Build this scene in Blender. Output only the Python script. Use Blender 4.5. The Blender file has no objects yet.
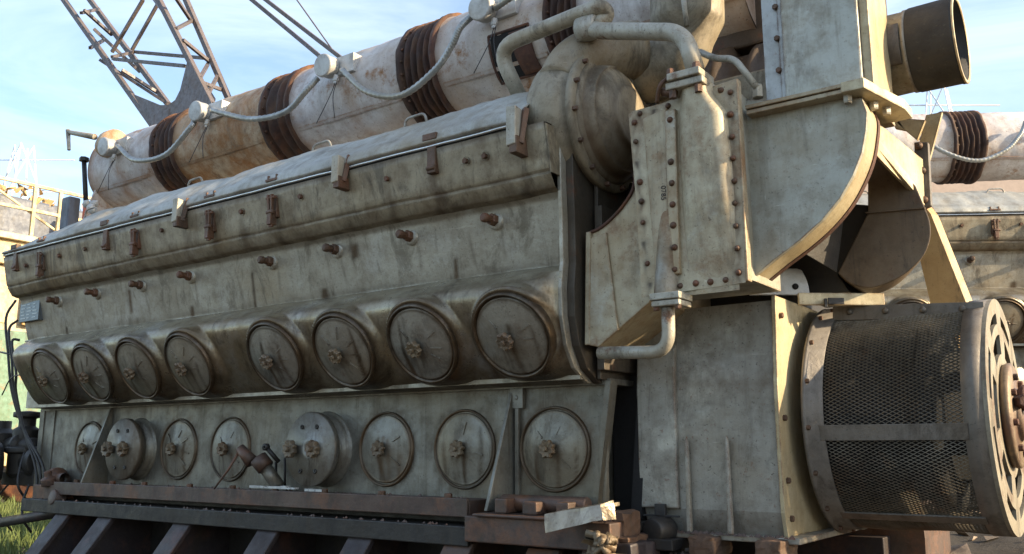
import bpy, bmesh, math, random
from mathutils import Vector, Matrix
random.seed(7)
PI = math.pi
C = bpy.context.scene.collection

# ------------------------------------------------------------------ camera maths
FPX = 900.0
PITCH = math.atan(172/900); PSI = math.atan(916.3/1262)
c_, s_ = math.cos(PSI), math.sin(PSI); cp, sp = math.cos(PITCH), math.sin(PITCH)
CR = Vector((c_, s_, 0)); CF = Vector((-s_*cp, c_*cp, sp)); CU = Vector((s_*sp, -c_*sp, cp))
def at(x, y, X=None, Y=None, Z=None):
    d = CF + CR*((x-512)/FPX) - CU*((y-277)/FPX)
    t = X/d.x if X is not None else Y/d.y if Y is not None else Z/d.z
    return d*t

# ------------------------------------------------------------------ materials
def nd(nt, typ, **kw):
    n = nt.nodes.new(typ)
    for k, v in kw.items():
        if k.startswith('i_'):
            n.inputs[k[2:].replace('_', ' ')].default_value = v
        else: setattr(n, k, v)
    return n
def ramp(nt, src, a, b, ca=(0,0,0,1), cb=(1,1,1,1)):
    r = nt.nodes.new('ShaderNodeValToRGB')
    r.color_ramp.elements[0].position = a; r.color_ramp.elements[1].position = b
    r.color_ramp.elements[0].color = ca; r.color_ramp.elements[1].color = cb
    nt.links.new(src, r.inputs[0]); return r.outputs[0]
def mixc(nt, fac, a, b, mode='MIX'):
    m = nt.nodes.new('ShaderNodeMix'); m.data_type = 'RGBA'; m.blend_type = mode
    for sock, v in ((m.inputs[0], fac), (m.inputs[6], a), (m.inputs[7], b)):
        if hasattr(v, 'is_output'): nt.links.new(v, sock)
        else: sock.default_value = v if isinstance(v, (int, float)) else (*v[:3], 1)
    return m.outputs[2]
def math_(nt, op, a, b=0.0, clamp=False):
    m = nt.nodes.new('ShaderNodeMath'); m.operation = op; m.use_clamp = clamp
    for i, v in enumerate((a, b)):
        if hasattr(v, 'is_output'): nt.links.new(v, m.inputs[i])
        else: m.inputs[i].default_value = v
    return m.outputs[0]
def noise(nt, vec, scale, detail=6, rough=.6, stretch=None, dist=0.0, rot=None):
    if stretch or rot:
        mp = nt.nodes.new('ShaderNodeMapping')
        if stretch: mp.inputs['Scale'].default_value = stretch
        if rot: mp.inputs['Rotation'].default_value = rot
        nt.links.new(vec, mp.inputs[0]); vec = mp.outputs[0]
    n = nt.nodes.new('ShaderNodeTexNoise')
    n.inputs['Scale'].default_value = scale; n.inputs['Detail'].default_value = detail
    n.inputs['Roughness'].default_value = rough; n.inputs['Distortion'].default_value = dist
    nt.links.new(vec, n.inputs['Vector']); return n.outputs[0]

def weather(name, base, dark, rust=(.16,.06,.025), blotch=(.42,.62), streak=.45, rusty=(.66,.74), pale=None,
            rough=(.38,.7), metal=.25, bump=.25, dent=.25, spk=.5, smear=0.0, edge=0.0, vary=.35, soot=.68):
    m = bpy.data.materials.new(name); m.use_nodes = True; nt = m.node_tree
    nt.nodes.clear()
    out = nt.nodes.new('ShaderNodeOutputMaterial'); bs = nt.nodes.new('ShaderNodeBsdfPrincipled')
    nt.links.new(bs.outputs[0], out.inputs[0])
    tc = nt.nodes.new('ShaderNodeTexCoord'); oi = nt.nodes.new('ShaderNodeObjectInfo')
    rv = nt.nodes.new('ShaderNodeVectorMath'); rv.operation = 'SCALE'
    rv.inputs[0].default_value = (17, 31, 23); nt.links.new(oi.outputs['Random'], rv.inputs['Scale'])
    ad = nt.nodes.new('ShaderNodeVectorMath'); ad.operation = 'ADD'
    nt.links.new(tc.outputs['Object'], ad.inputs[0]); nt.links.new(rv.outputs[0], ad.inputs[1])
    v = ad.outputs[0]
    n1 = noise(nt, v, 2.3, 9, .66, dist=.4)
    n1b = noise(nt, v, 11, 8, .7)
    col = mixc(nt, ramp(nt, n1, blotch[0], blotch[1]), base, [b*.62+d*.38 for b, d in zip(base, dark)])
    if pale: col = mixc(nt, ramp(nt, noise(nt, v, 3.7, 8, .7), .52, .72), col, pale)
    col = mixc(nt, math_(nt, 'MULTIPLY', ramp(nt, n1b, .46, .7), .75), col, dark)
    n1c = noise(nt, v, 27, 7, .72)
    col = mixc(nt, math_(nt, 'MULTIPLY', ramp(nt, n1c, .52, .66), .35), col, [b_*.55+d_*.3 for b_, d_ in zip(base, dark)])
    wt = noise(nt, v, 1.4, 5, .6)
    col = mixc(nt, math_(nt, 'MULTIPLY', ramp(nt, wt, .5, .66), .55), col, [base[0]*.74, base[1]*.58, base[2]*.38])
    if streak:
        st = noise(nt, v, 9, 6, .62, stretch=(1.6, 1.6, .13), dist=.25)
        st = math_(nt, 'MULTIPLY', ramp(nt, st, .5, .72), streak)
        col = mixc(nt, st, col, dark)
        st2 = noise(nt, v, 22, 5, .6, stretch=(1.5, 1.5, .07))
        col = mixc(nt, math_(nt, 'MULTIPLY', ramp(nt, st2, .55, .75), streak*.6), col, [x*1.25 for x in base])
    if smear:
        sm = noise(nt, v, 7, 7, .7, stretch=(.25, 1, 1.6), rot=(0, .75, 0), dist=.5)
        col = mixc(nt, math_(nt, 'MULTIPLY', ramp(nt, sm, .6, .72), smear), col, [min(1, x*1.9) for x in base])
    # black-brown oil soot in sharp-edged runs and patches
    so1 = noise(nt, v, 4.4, 10, .74, stretch=(1.3, 1.3, .45), dist=.7)
    so2 = noise(nt, v, 15, 8, .72, stretch=(1.5, 1.5, .10), dist=.35)
    sf = math_(nt, 'MAXIMUM', ramp(nt, so1, .535, .62), math_(nt, 'MULTIPLY', ramp(nt, so2, .56, .66), .75))
    col = mixc(nt, math_(nt, 'MULTIPLY', sf, soot), col, (.045, .034, .024))
    # per-object ageing
    col = mixc(nt, math_(nt, 'MULTIPLY', oi.outputs['Random'], vary), col, [base[0]*.66, base[1]*.60, base[2]*.50])
    # fine scratches down to bare metal
    sc1 = noise(nt, v, 40, 4, .6, stretch=(.22, 1, 2.0), rot=(0, .6, 0), dist=1.2); sc2 = noise(nt, v, 46, 4, .6, stretch=(1.8, 1, .2), rot=(0, .35, 0), dist=1.0)
    scf = math_(nt, 'MULTIPLY', math_(nt, 'MAXIMUM', ramp(nt, sc1, .70, .76), ramp(nt, sc2, .70, .76)), .28)
    col = mixc(nt, scf, col, [min(.8, x*1.7+.04) for x in base])
    if edge:
        bv = nt.nodes.new('ShaderNodeBevel'); bv.samples = 3; bv.inputs['Radius'].default_value = .009
        ge_ = nt.nodes.new('ShaderNodeNewGeometry'); dp_ = nt.nodes.new('ShaderNodeVectorMath'); dp_.operation = 'DOT_PRODUCT'
        nt.links.new(bv.outputs[0], dp_.inputs[0]); nt.links.new(ge_.outputs['Normal'], dp_.inputs[1])
        ef = ramp(nt, math_(nt, 'SUBTRACT', 1.0, dp_.outputs['Value']), .015, .09)
        ef = math_(nt, 'MULTIPLY', math_(nt, 'MULTIPLY', ef, ramp(nt, n1b, .42, .55)), edge)
        col = mixc(nt, ef, col, [x*.8 for x in rust])
    ra = nt.nodes.new('ShaderNodeAttribute'); ra.attribute_name = 'rust_sun'
    raf = math_(nt, 'MULTIPLY', ra.outputs['Fac'], ramp(nt, noise(nt, v, 6, 9, .72, stretch=(1,1,.4)), .36, .56), clamp=True)
    col = mixc(nt, raf, col, mixc(nt, noise(nt, v, 12, 6, .7), (.50,.24,.075), (.17,.07,.03)))
    # chipped rust
    rn = noise(nt, v, 5.2, 11, .74)
    rf = ramp(nt, rn, rusty[0], rusty[1])
    rcol = mixc(nt, noise(nt, v, 30, 4), rust, [x*.42 for x in rust])
    col = mixc(nt, rf, col, rcol)
    sp_ = noise(nt, v, 95, 3, .7)
    col = mixc(nt, math_(nt, 'MULTIPLY', ramp(nt, sp_, .62, .7), spk), col, [x*.4 for x in dark])
    sp2 = noise(nt, v, 48, 6, .75)
    col = mixc(nt, math_(nt, 'MULTIPLY', ramp(nt, sp2, .6, .68), spk*.7), col, rust)
    # painted-on grime carried by the mesh (oil rings round the covers, stained seams), plus shade painted left of covers
    ga = nt.nodes.new('ShaderNodeAttribute'); ga.attribute_name = 'grime_shade'
    gf = math_(nt, 'MULTIPLY', ga.outputs['Fac'], math_(nt, 'ADD', n1b, .45), clamp=True)
    gcol = mixc(nt, ramp(nt, n1, .4, .6), (.05,.036,.022), (.10,.06,.03))
    col = mixc(nt, gf, col, gcol)
    nt.links.new(col, bs.inputs['Base Color'])
    ro = nt.nodes.new('ShaderNodeMapRange'); nt.links.new(n1b, ro.inputs[0])
    ro.inputs[1].default_value = .3; ro.inputs[2].default_value = .7
    ro.inputs[3].default_value = rough[0]; ro.inputs[4].default_value = rough[1]
    nt.links.new(ro.outputs[0], bs.inputs['Roughness'])
    me = math_(nt, 'MULTIPLY', math_(nt, 'SUBTRACT', 1.0, rf, True), metal); nt.links.new(me, bs.inputs['Metallic'])
    b1 = nt.nodes.new('ShaderNodeBump'); b1.inputs['Strength'].default_value = dent; b1.inputs['Distance'].default_value = .05
    nt.links.new(noise(nt, v, 3.2, 2, .5), b1.inputs['Height'])
    b2 = nt.nodes.new('ShaderNodeBump'); b2.inputs['Strength'].default_value = bump; b2.inputs['Distance'].default_value = .006
    h = math_(nt, 'ADD', noise(nt, v, 60, 6, .7), math_(nt, 'MULTIPLY', rn, 1.3))
    nt.links.new(h, b2.inputs['Height']); nt.links.new(b1.outputs[0], b2.inputs['Normal'])
    nt.links.new(b2.outputs[0], bs.inputs['Normal'])
    return m
def plain(name, col, rough=.6, metal=0.0, var=.35, scale=12, bump=.2):
    m = bpy.data.materials.new(name); m.use_nodes = True; nt = m.node_tree
    bs = nt.nodes['Principled BSDF']; tc = nt.nodes.new('ShaderNodeTexCoord')
    n = noise(nt, tc.outputs['Object'], scale, 8, .65)
    nt.links.new(mixc(nt, n, [x*(1-var) for x in col], [min(1, x*(1+var)) for x in col]), bs.inputs['Base Color'])
    bs.inputs['Roughness'].default_value = rough; bs.inputs['Metallic'].default_value = metal
    b = nt.nodes.new('ShaderNodeBump'); b.inputs['Strength'].default_value = bump; b.inputs['Distance'].default_value = .01
    nt.links.new(noise(nt, tc.outputs['Object'], scale*4, 6), b.inputs['Height']); nt.links.new(b.outputs[0], bs.inputs['Normal'])
    return m

M = {}
M['body']   = weather('silver_green_paint', (.47,.455,.395), (.16,.12,.078), streak=.3, pale=(.56,.57,.55), smear=.4, metal=.45, rough=(.34,.6))
M['airbox'] = weather('oily_silver_paint', (.35,.31,.225), (.105,.07,.04), streak=.4, pale=(.38,.39,.39), rough=(.22,.45), metal=.65)
M['pan']    = weather('dark_grey_paint', (.225,.22,.195), (.08,.062,.04), streak=.55, pale=(.25,.26,.245), metal=.5, rough=(.34,.58))  # even dark grey base for the pan side
M['deck']   = weather('deck_paint', (.37,.32,.225), (.12,.08,.045), streak=.6, pale=(.47,.44,.36))
M['lid']    = weather('lid_paint', (.42,.42,.385), (.2,.18,.15), edge=.9, soot=.22, vary=.12, streak=.15, pale=(.52,.53,.5), dent=.5, rusty=(.68,.78))
M['cover']  = weather('cover_paint', (.38,.365,.315), (.12,.085,.055), soot=.5, streak=.25, pale=(.31,.32,.31), rusty=(.64,.74), metal=.6, rough=(.27,.5))
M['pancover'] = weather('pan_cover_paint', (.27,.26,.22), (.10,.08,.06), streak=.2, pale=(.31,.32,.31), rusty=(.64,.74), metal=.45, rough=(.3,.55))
M['duct']   = weather('duct_paint', (.42,.425,.375), (.2,.17,.12), edge=.9, soot=.3, streak=.3, pale=(.54,.55,.50), rusty=(.7,.8), dent=.6)
M['cooler'] = weather('cooler_paint', (.46,.405,.29), (.22,.145,.08), edge=.9, soot=.35, streak=.3, pale=(.50,.51,.47), rust=(.30,.17,.08), rusty=(.54,.66), spk=.7)
M['turbo']  = weather('turbo_paint', (.34,.295,.215), (.10,.068,.04), edge=.9, streak=.25, pale=(.33,.31,.26), rust=(.2,.11,.05), rusty=(.6,.75), rough=(.45,.75), metal=.12)
M['gen']    = weather('generator_paint', (.35,.34,.30), (.14,.115,.085), edge=.9, soot=.38, streak=.3, pale=(.50,.48,.41), rusty=(.74,.85), spk=.8, dent=.12)
M['lit_cream'] = weather('sunlit_cream', (.56,.49,.33), (.28,.22,.13), edge=.9, soot=.22, vary=.12, streak=.35, rusty=(.68,.78))  # generator cream; also paints sunlit warmth onto duct and stack edges
M['exh']    = weather('lagging_paint', (.64,.63,.64), (.34,.27,.25), edge=.9, soot=.22, vary=.12, streak=.35, pale=(.7,.7,.7), rust=(.36,.16,.05), rusty=(.57,.68), metal=.0, rough=(.5,.8), spk=.9, dent=.5)
M['exhrust'] = weather('stained_lagging', (.56,.46,.34), (.34,.2,.1), streak=.35, rust=(.4,.17,.05), rusty=(.46,.62), metal=.0, rough=(.5,.8), spk=.9, dent=.5)
M['rust']   = weather('rusted_steel', (.105,.046,.03), (.04,.022,.017), streak=.5, rust=(.20,.075,.03), rusty=(.5,.65), metal=.1, rough=(.6,.9), bump=.6)
M['bellow'] = weather('bellows_rust', (.062,.032,.025), (.028,.018,.015), streak=.3, rust=(.14,.05,.022), rusty=(.5,.65), metal=.1, rough=(.6,.9), bump=.6)
M['rustbolt'] = weather('rusty_bolt', (.14,.085,.055), (.055,.036,.026), vary=.7, streak=.0, rust=(.19,.075,.035), rusty=(.45,.6), metal=.3, bump=.5)
M['knob']   = weather('handwheel_iron', (.23,.185,.13), (.09,.06,.04), vary=.7, streak=.0, rust=(.16,.085,.045), rusty=(.5,.65), metal=.3, bump=.6)
M['black']  = weather('oily_black', (.035,.032,.03), (.015,.013,.012), streak=.3, rust=(.08,.04,.025), rusty=(.62,.75), metal=.2, rough=(.35,.7))
M['skid']   = weather('skid_purple_brown', (.05,.04,.043), (.022,.018,.019), streak=.0, rust=(.12,.055,.04), rusty=(.52,.68), metal=.2)
M['skidrust'] = weather('skid_rust', (.095,.06,.046), (.04,.028,.026), streak=.0, rust=(.2,.085,.04), rusty=(.5,.65), metal=.1)
M['pipe']   = weather('pipe_paint', (.46,.44,.38), (.2,.17,.12), streak=.0, rust=(.2,.1,.05), rusty=(.56,.64), pale=(.55,.54,.49), spk=.8)
M['rubber'] = weather('old_rubber', (.030,.031,.034), (.018,.018,.018), streak=.4, rust=(.14,.12,.09), rusty=(.6,.75), metal=.0, rough=(.6,.9))
M['mesh']   = weather('mesh_steel', (.185,.16,.125), (.07,.058,.042), streak=.0, rust=(.15,.09,.05), rusty=(.55,.65), metal=.5, bump=0, dent=0)
M['pale'] = weather('pale_blue_paint', (.46,.48,.48), (.28,.28,.26), edge=.9, soot=.22, vary=.12, streak=.4, rusty=(.7,.8))
M['guard']  = weather('guard_paint', (.19,.17,.15), (.07,.058,.045), streak=.5, rust=(.15,.1,.06), rusty=(.62,.72), metal=.3)
M['conduit']= weather('flex_conduit', (.42,.43,.42), (.2,.2,.19), soot=.22, vary=.12, streak=.0, metal=.6, rough=(.3,.5), rusty=(.7,.8))
M['jbox']   = weather('cast_box', (.55,.55,.54), (.3,.29,.27), soot=.22, vary=.12, streak=.0, metal=.3, rusty=(.68,.8))
M['chrome'] = plain('bare_rail', (.6,.61,.62), .28, .9, .2, 30)
M['plate']  = weather('bare_scrap_steel', (.42,.37,.30), (.07,.055,.045), streak=.6, rust=(.2,.11,.06), rusty=(.55,.66), metal=.8, rough=(.25,.45))
M['crane']  = weather('crane_steel', (.17,.15,.155), (.09,.075,.08), streak=.0, rust=(.18,.12,.1), rusty=(.5,.7), metal=.1)
M['yellow'] = weather('yellow_paint', (.66,.53,.30), (.42,.3,.12), streak=.3, rust=(.4,.14,.04), rusty=(.58,.7), metal=0, dent=.1)
M['cream']  = weather('cream_vehicle', (.50,.44,.33), (.36,.28,.16), streak=.2, rust=(.45,.2,.06), rusty=(.6,.7), metal=0, dent=.1)
M['green']  = weather('green_vehicle', (.12,.24,.17), (.1,.14,.08), streak=.3, rust=(.4,.16,.05), rusty=(.55,.7), metal=0)
M['bluegrey'] = weather('blue_grey_vehicle', (.12,.14,.19), (.08,.09,.12), streak=.3, metal=0)
M['orange'] = weather('orange_strut', (.55,.36,.15), (.38,.22,.08), streak=.3, metal=0, rusty=(.72,.82), dent=.05)
M['dkend'] = weather('grimy_end_plate', (.085,.07,.052), (.04,.032,.025), streak=.5, rusty=(.55,.68))
M['label']  = plain('data_plate', (.13,.15,.17), .4, .5)
M['labelink'] = plain('data_plate_lines', (.4,.42,.42), .5, .5)
M['ink']    = plain('stencil_ink', (.05,.035,.03), .7)
M['wood']   = weather('block_timber', (.14,.08,.05), (.05,.035,.025), streak=.6, rust=(.3,.13,.05), rusty=(.6,.75), metal=0, rough=(.7,.95))
M['wire']   = plain('black_wire', (.03,.028,.027), .5)
M['pylon']  = plain('pylon_haze', (.8,.82,.86), .8)  # pale tint stands in for distance haze
M['void']   = plain('shade_black', (.012,.011,.011), .9)  # flat black stands in for shaded hollows

# ------------------------------------------------------------------ mesh builder
class MB:
    def __init__(s): s.v = []; s.f = []; s.sm = []; s.g = {}
    def add(s, vs, fs, smooth=False):
        n = len(s.v); s.v += [Vector(q) for q in vs]
        for f in fs: s.f.append([i+n for i in f]); s.sm.append(smooth)
        return s
    def box(s, a, b):
        (x0,y0,z0),(x1,y1,z1) = [[min(p) for p in zip(a,b)], [max(p) for p in zip(a,b)]]
        vs = [(x,y,z) for x in (x0,x1) for y in (y0,y1) for z in (z0,z1)]
        return s.add(vs, [(0,1,3,2),(4,6,7,5),(0,4,5,1),(2,3,7,6),(0,2,6,4),(1,5,7,3)])
    def bar(s, a, b, w, h=None, up=(0,0,1)):
        a, b = Vector(a), Vector(b); h = h or w; d = (b-a).normalized(); u = Vector(up)
        r = d.cross(u)
        if r.length < 1e-4: r = d.cross(Vector((0,1,0)))
        r.normalize(); u = r.cross(d)
        vs = [p + r*(w/2*i) + u*(h/2*j) for p in (a, b) for i, j in ((-1,-1),(1,-1),(1,1),(-1,1))]
        return s.add(vs, [(0,3,2,1),(4,5,6,7),(0,1,5,4),(1,2,6,5),(2,3,7,6),(3,0,4,7)])
    def prism(s, poly, ext):
        ext = Vector(ext); n = len(poly); vs = [Vector(p) for p in poly] + [Vector(p)+ext for p in poly]
        return s.add(vs, [list(range(n))[::-1], list(range(n, 2*n))] + [(i,(i+1)%n,(i+1)%n+n,i+n) for i in range(n)])
    def lathe(s, prof, o, ax, seg=40, a0=0, a1=2*PI, smooth=True):
        o = Vector(o); ax = Vector(ax).normalized(); t = ax.orthogonal().normalized()
        if abs(ax.z) < .9: t = Vector((0,0,1)) - ax*ax.z; t.normalize()
        bt = ax.cross(t); full = abs(a1-a0-2*PI) < 1e-6; k = seg if full else seg+1
        vs = []
        for r, h in prof:
            for i in range(k):
                a = a0+(a1-a0)*i/seg
                vs.append(o + ax*h + (t*math.cos(a)+bt*math.sin(a))*max(r, 1e-5))
        fs = []
        for j in range(len(prof)-1):
            for i in range(seg):
                i2 = (i+1) % k
                fs.append((j*k+i, j*k+i2, (j+1)*k+i2, (j+1)*k+i))
        return s.add(vs, fs, smooth)
    def tube(s, pts, r, seg=14, cap=True):
        pts = [Vector(p) for p in pts]; n = len(pts); rs = r if isinstance(r, (list, tuple)) else [r]*n
        t0 = (pts[1]-pts[0]).normalized(); u = t0.orthogonal().normalized(); vs = []
        for i, p in enumerate(pts):
            t = (pts[min(i+1,n-1)] - pts[max(i-1,0)]).normalized()
            u = (u - t*u.dot(t)).normalized(); w = t.cross(u)
            vs += [p + (u*math.cos(2*PI*k/seg)+w*math.sin(2*PI*k/seg))*rs[i] for k in range(seg)]
        fs = [(i*seg+k, i*seg+(k+1)%seg, (i+1)*seg+(k+1)%seg, (i+1)*seg+k) for i in range(n-1) for k in range(seg)]
        if cap: fs += [tuple(range(seg))[::-1], tuple(range((n-1)*seg, n*seg))]
        return s.add(vs, fs, True)
    def hexa(s, o, ax, r, h, seg=6):
        s.lathe([(0,0),(r,0),(r,h*.8),(r*.85,h),(0,h)], o, ax, seg, smooth=False); return s
    def wheel(s, o, ax, r, h, lobes=8):
        ph = random.uniform(0, 6); r = r*random.uniform(.94, 1.06)
        o = Vector(o); ax = Vector(ax).normalized(); t = Vector((1,0,0)); b = ax.cross(t)
        n = lobes*6; ring = []
        for (k, hh) in ((.9,0),(1,h*.3),(1,h*.75),(.9,h)):
            for i in range(n):
                a = 2*PI*i/n; rr = r*k*(1+.13*math.cos(a*lobes+ph))
                ring.append(o+ax*hh+(t*math.cos(a)+b*math.sin(a))*rr)
        fs = [(j*n+i, j*n+(i+1)%n, (j+1)*n+(i+1)%n, (j+1)*n+i) for j in range(3) for i in range(n)]
        ring.append(o+ax*(h*.7)); fs += [(3*n+i, 3*n+(i+1)%n, 4*n) for i in range(n)]
        ring.append(o); fs += [(i, 4*n+1, (i+1)%n) for i in range(n)]
        return s.add(ring, fs)
    def grid(s, f, nu, nv, smooth=True, close=False):
        vs = [f(i/nu, j/nv) for j in range(nv+1) for i in range(nu+1)]
        fs = [(j*(nu+1)+i, j*(nu+1)+i+1, (j+1)*(nu+1)+i+1, (j+1)*(nu+1)+i) for j in range(nv) for i in range(nu)]
        return s.add(vs, fs, smooth)

WP = {}
def wpos(o): return WP[o.name] if o is not None else Vector((0,0,0))
def tag(o, label=None, cat=None, group=None, kind=None):
    if label: o['label'] = label
    if cat: o['category'] = cat
    if group: o['group'] = group
    if kind: o['kind'] = kind
    return o
def roughen(mb, amp):
    from mathutils import noise as mn
    bm = bmesh.new(); vs = [bm.verts.new(v) for v in mb.v]
    for f in mb.f:
        try: bm.faces.new([vs[i] for i in f])
        except ValueError: pass
    bmesh.ops.subdivide_edges(bm, edges=bm.edges, cuts=5, use_grid_fill=True)
    for v in bm.verts:
        p = v.co*22; v.co += Vector((mn.noise(p), mn.noise(p+Vector((9,3,1))), mn.noise(p+Vector((2,7,5)))))*amp + Vector((mn.noise(v.co*70), mn.noise(v.co*70+Vector((4,4,4))), mn.noise(v.co*70+Vector((8,1,3)))))*amp*.35
    bm.verts.index_update(); o = MB(); o.v = [v.co.copy() for v in bm.verts]; o.f = [[v.index for v in f.verts] for f in bm.faces]; o.sm = [False]*len(o.f); bm.free(); return o
def put(name, mb, mat, parent=None, bevel=0, org=None, auto=False, solid=0):
    if name in ('packing_block','timber_block','timber_stump','steel_stillage','bed_leg','support_timber','scrap_plate') : mb = roughen(mb, .004 if name in ('scrap_plate','mounting_rail') else .010)
    lo = Vector([min(v[i] for v in mb.v) for i in range(3)]); hi = Vector([max(v[i] for v in mb.v) for i in range(3)])
    o_ = Vector(org) if org is not None else (lo+hi)/2
    if org is None and parent is None: o_.z = lo.z
    me = bpy.data.meshes.new(name)
    me.from_pydata([v-o_ for v in mb.v], [], mb.f)
    for p, sm in zip(me.polygons, mb.sm): p.use_smooth = sm
    if getattr(mb, 'ru', None):
        a = me.attributes.new('rust_sun', 'FLOAT', 'POINT')
        for i, x in mb.ru.items(): a.data[i].value = max(0, min(1, x))
    if mb.g:
        a = me.attributes.new('grime_shade', 'FLOAT', 'POINT')
        for i, x in mb.g.items(): a.data[i].value = x
    bm = bmesh.new(); bm.from_mesh(me); bmesh.ops.recalc_face_normals(bm, faces=bm.faces); bm.to_mesh(me); bm.free()
    me.materials.append(mat)
    ob = bpy.data.objects.new(name, me); C.objects.link(ob)
    ob.parent = parent; ob.location = o_ - wpos(parent); WP[ob.name] = o_
    if solid:
        m = ob.modifiers.new('solid', 'SOLIDIFY'); m.thickness = solid; m.offset = 0
    if bevel:
        m = ob.modifiers.new('bevel', 'BEVEL'); m.width = bevel; m.segments = 2; m.limit_method = 'ANGLE'; m.angle_limit = math.radians(40)
    return ob
def root(name, loc, label, cat, group=None):
    o = bpy.data.objects.new(name, None); C.objects.link(o); o.location = loc; WP[o.name] = Vector(loc)
    o.empty_display_size = .2
    return tag(o, label, cat, group)
def inst(src, loc, parent=None, rot=None):
    o = src.copy(); C.objects.link(o); o.parent = parent; o.location = Vector(loc) - wpos(parent); WP[o.name] = Vector(loc)
    if rot: o.rotation_euler = rot
    return o
def copy_sub(src, delta, parent):
    o = inst(src, WP[src.name]+Vector(delta), parent)
    for ch in [k for k in src.children]: copy_sub(ch, delta, o)
    return o
def fillet(pts, r, n=6):
    pts = [Vector(p) for p in pts]; out = [pts[0]]
    for a, b, c in zip(pts, pts[1:], pts[2:]):
        d1 = (a-b); d2 = (c-b); k = min(r, d1.length*.48, d2.length*.48)
        p, q = b+d1.normalized()*k, b+d2.normalized()*k
        for i in range(n+1):
            t = i/n; out.append(p*(1-t)**2 + b*2*t*(1-t) + q*t*t)
    return out + [pts[-1]]
def smooth_path(pts, n=8):
    pts = [Vector(p) for p in pts]; P_ = [pts[0]*2-pts[1]] + pts + [pts[-1]*2-pts[-2]]; out = []
    for i in range(1, len(P_)-2):
        a, b, c, d = P_[i-1:i+3]
        for k in range(n):
            t = k/n
            out.append(.5*((2*b)+(c-a)*t+(2*a-5*b+4*c-d)*t*t+(3*b-a-3*c+d)*t**3))
    return out + [pts[-1]]
def sstep(a, b, x):
    t = max(0, min(1, (x-a)/(b-a))); return t*t*(3-2*t)
def wob(x, k=0): return math.sin(x*3.1+k)*.5+math.sin(x*7.7+k*2.3)*.3+math.sin(x*17+k)*.2

# ================================================================== ENGINE
GZ = -0.82
XL, XR = -5.55, -1.66
XC = [-1.84, -2.262, -2.684, -3.106, -3.72, -4.142, -4.564, -4.986]
eng = root('diesel_engine', (-3.6, 3.4, -.24), 'huge weathered grey diesel engine in the foreground with two rows of round handwheel covers', 'engine')

# ---- oil pan
YP = 2.80
mb = MB()
def pan_f(u, v):
    X = XL+.0+(XR+.07-XL)*u; Z = -.24+.475*v
    return Vector((X - (0 if u < 1 else (1-v)*.07), YP+.004*wob(X*1.3, v*2), Z))
mb.grid(pan_f, 160, 16)
for i, v in enumerate(mb.v):
    d = min(math.hypot(v.x-c, v.z) for c in XC)
    g = .75*math.exp(-((d-.162)/.012)**2) + .55*sstep(-.16, -.24, v.z) + .35*sstep(.2, .235, v.z)  # oil ring at covers; darker towards foot and top edge
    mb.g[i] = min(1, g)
# top lip, end flange, body behind
n0 = len(mb.v)
mb.box((XL, YP-.018, .225), (XR+.07, YP+.3, .245))
mb.box((XL, YP+.02, -.24), (XR-.03, 4.1, .22))
mb.bar((XR+.065, YP-.004, .236), (XR-.005, YP-.004, -.24), .022, .05, up=(0,1,0))
mb.box((XL-.02, YP-.01, -.24), (XL+.03, YP+.05, .24))
mb.box((-5.42, YP-.008, -.24), (-5.40, YP+.01, .24))
pan = put('oil_pan', mb, M['pan'], eng)
mb = MB(); mb.box((-2.03, YP-.02, .15), (-1.97, YP+.0, .225)); mb.lathe([(0,0),(.009,0),(.009,.003),(0,.003)], (-2.0, YP-.02, .19), (0,-1,0), 12)
mb.box((-2.006, YP-.02, -.2), (-1.99, YP+.0, .15))
put('bracket_plate', mb, M['pan'], eng, .002)
for gx, lean in ((-4.80, -.05), (-2.03, -.03)):
    mb = MB(); t = .014
    mb.prism([(gx, YP, .225), (gx, YP-.015, .225), (gx-.02, YP-.15, -.22), (gx, YP, -.22)], (t, 0, 0))
    put('gusset', mb, M['pan'], eng, .002)

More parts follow.
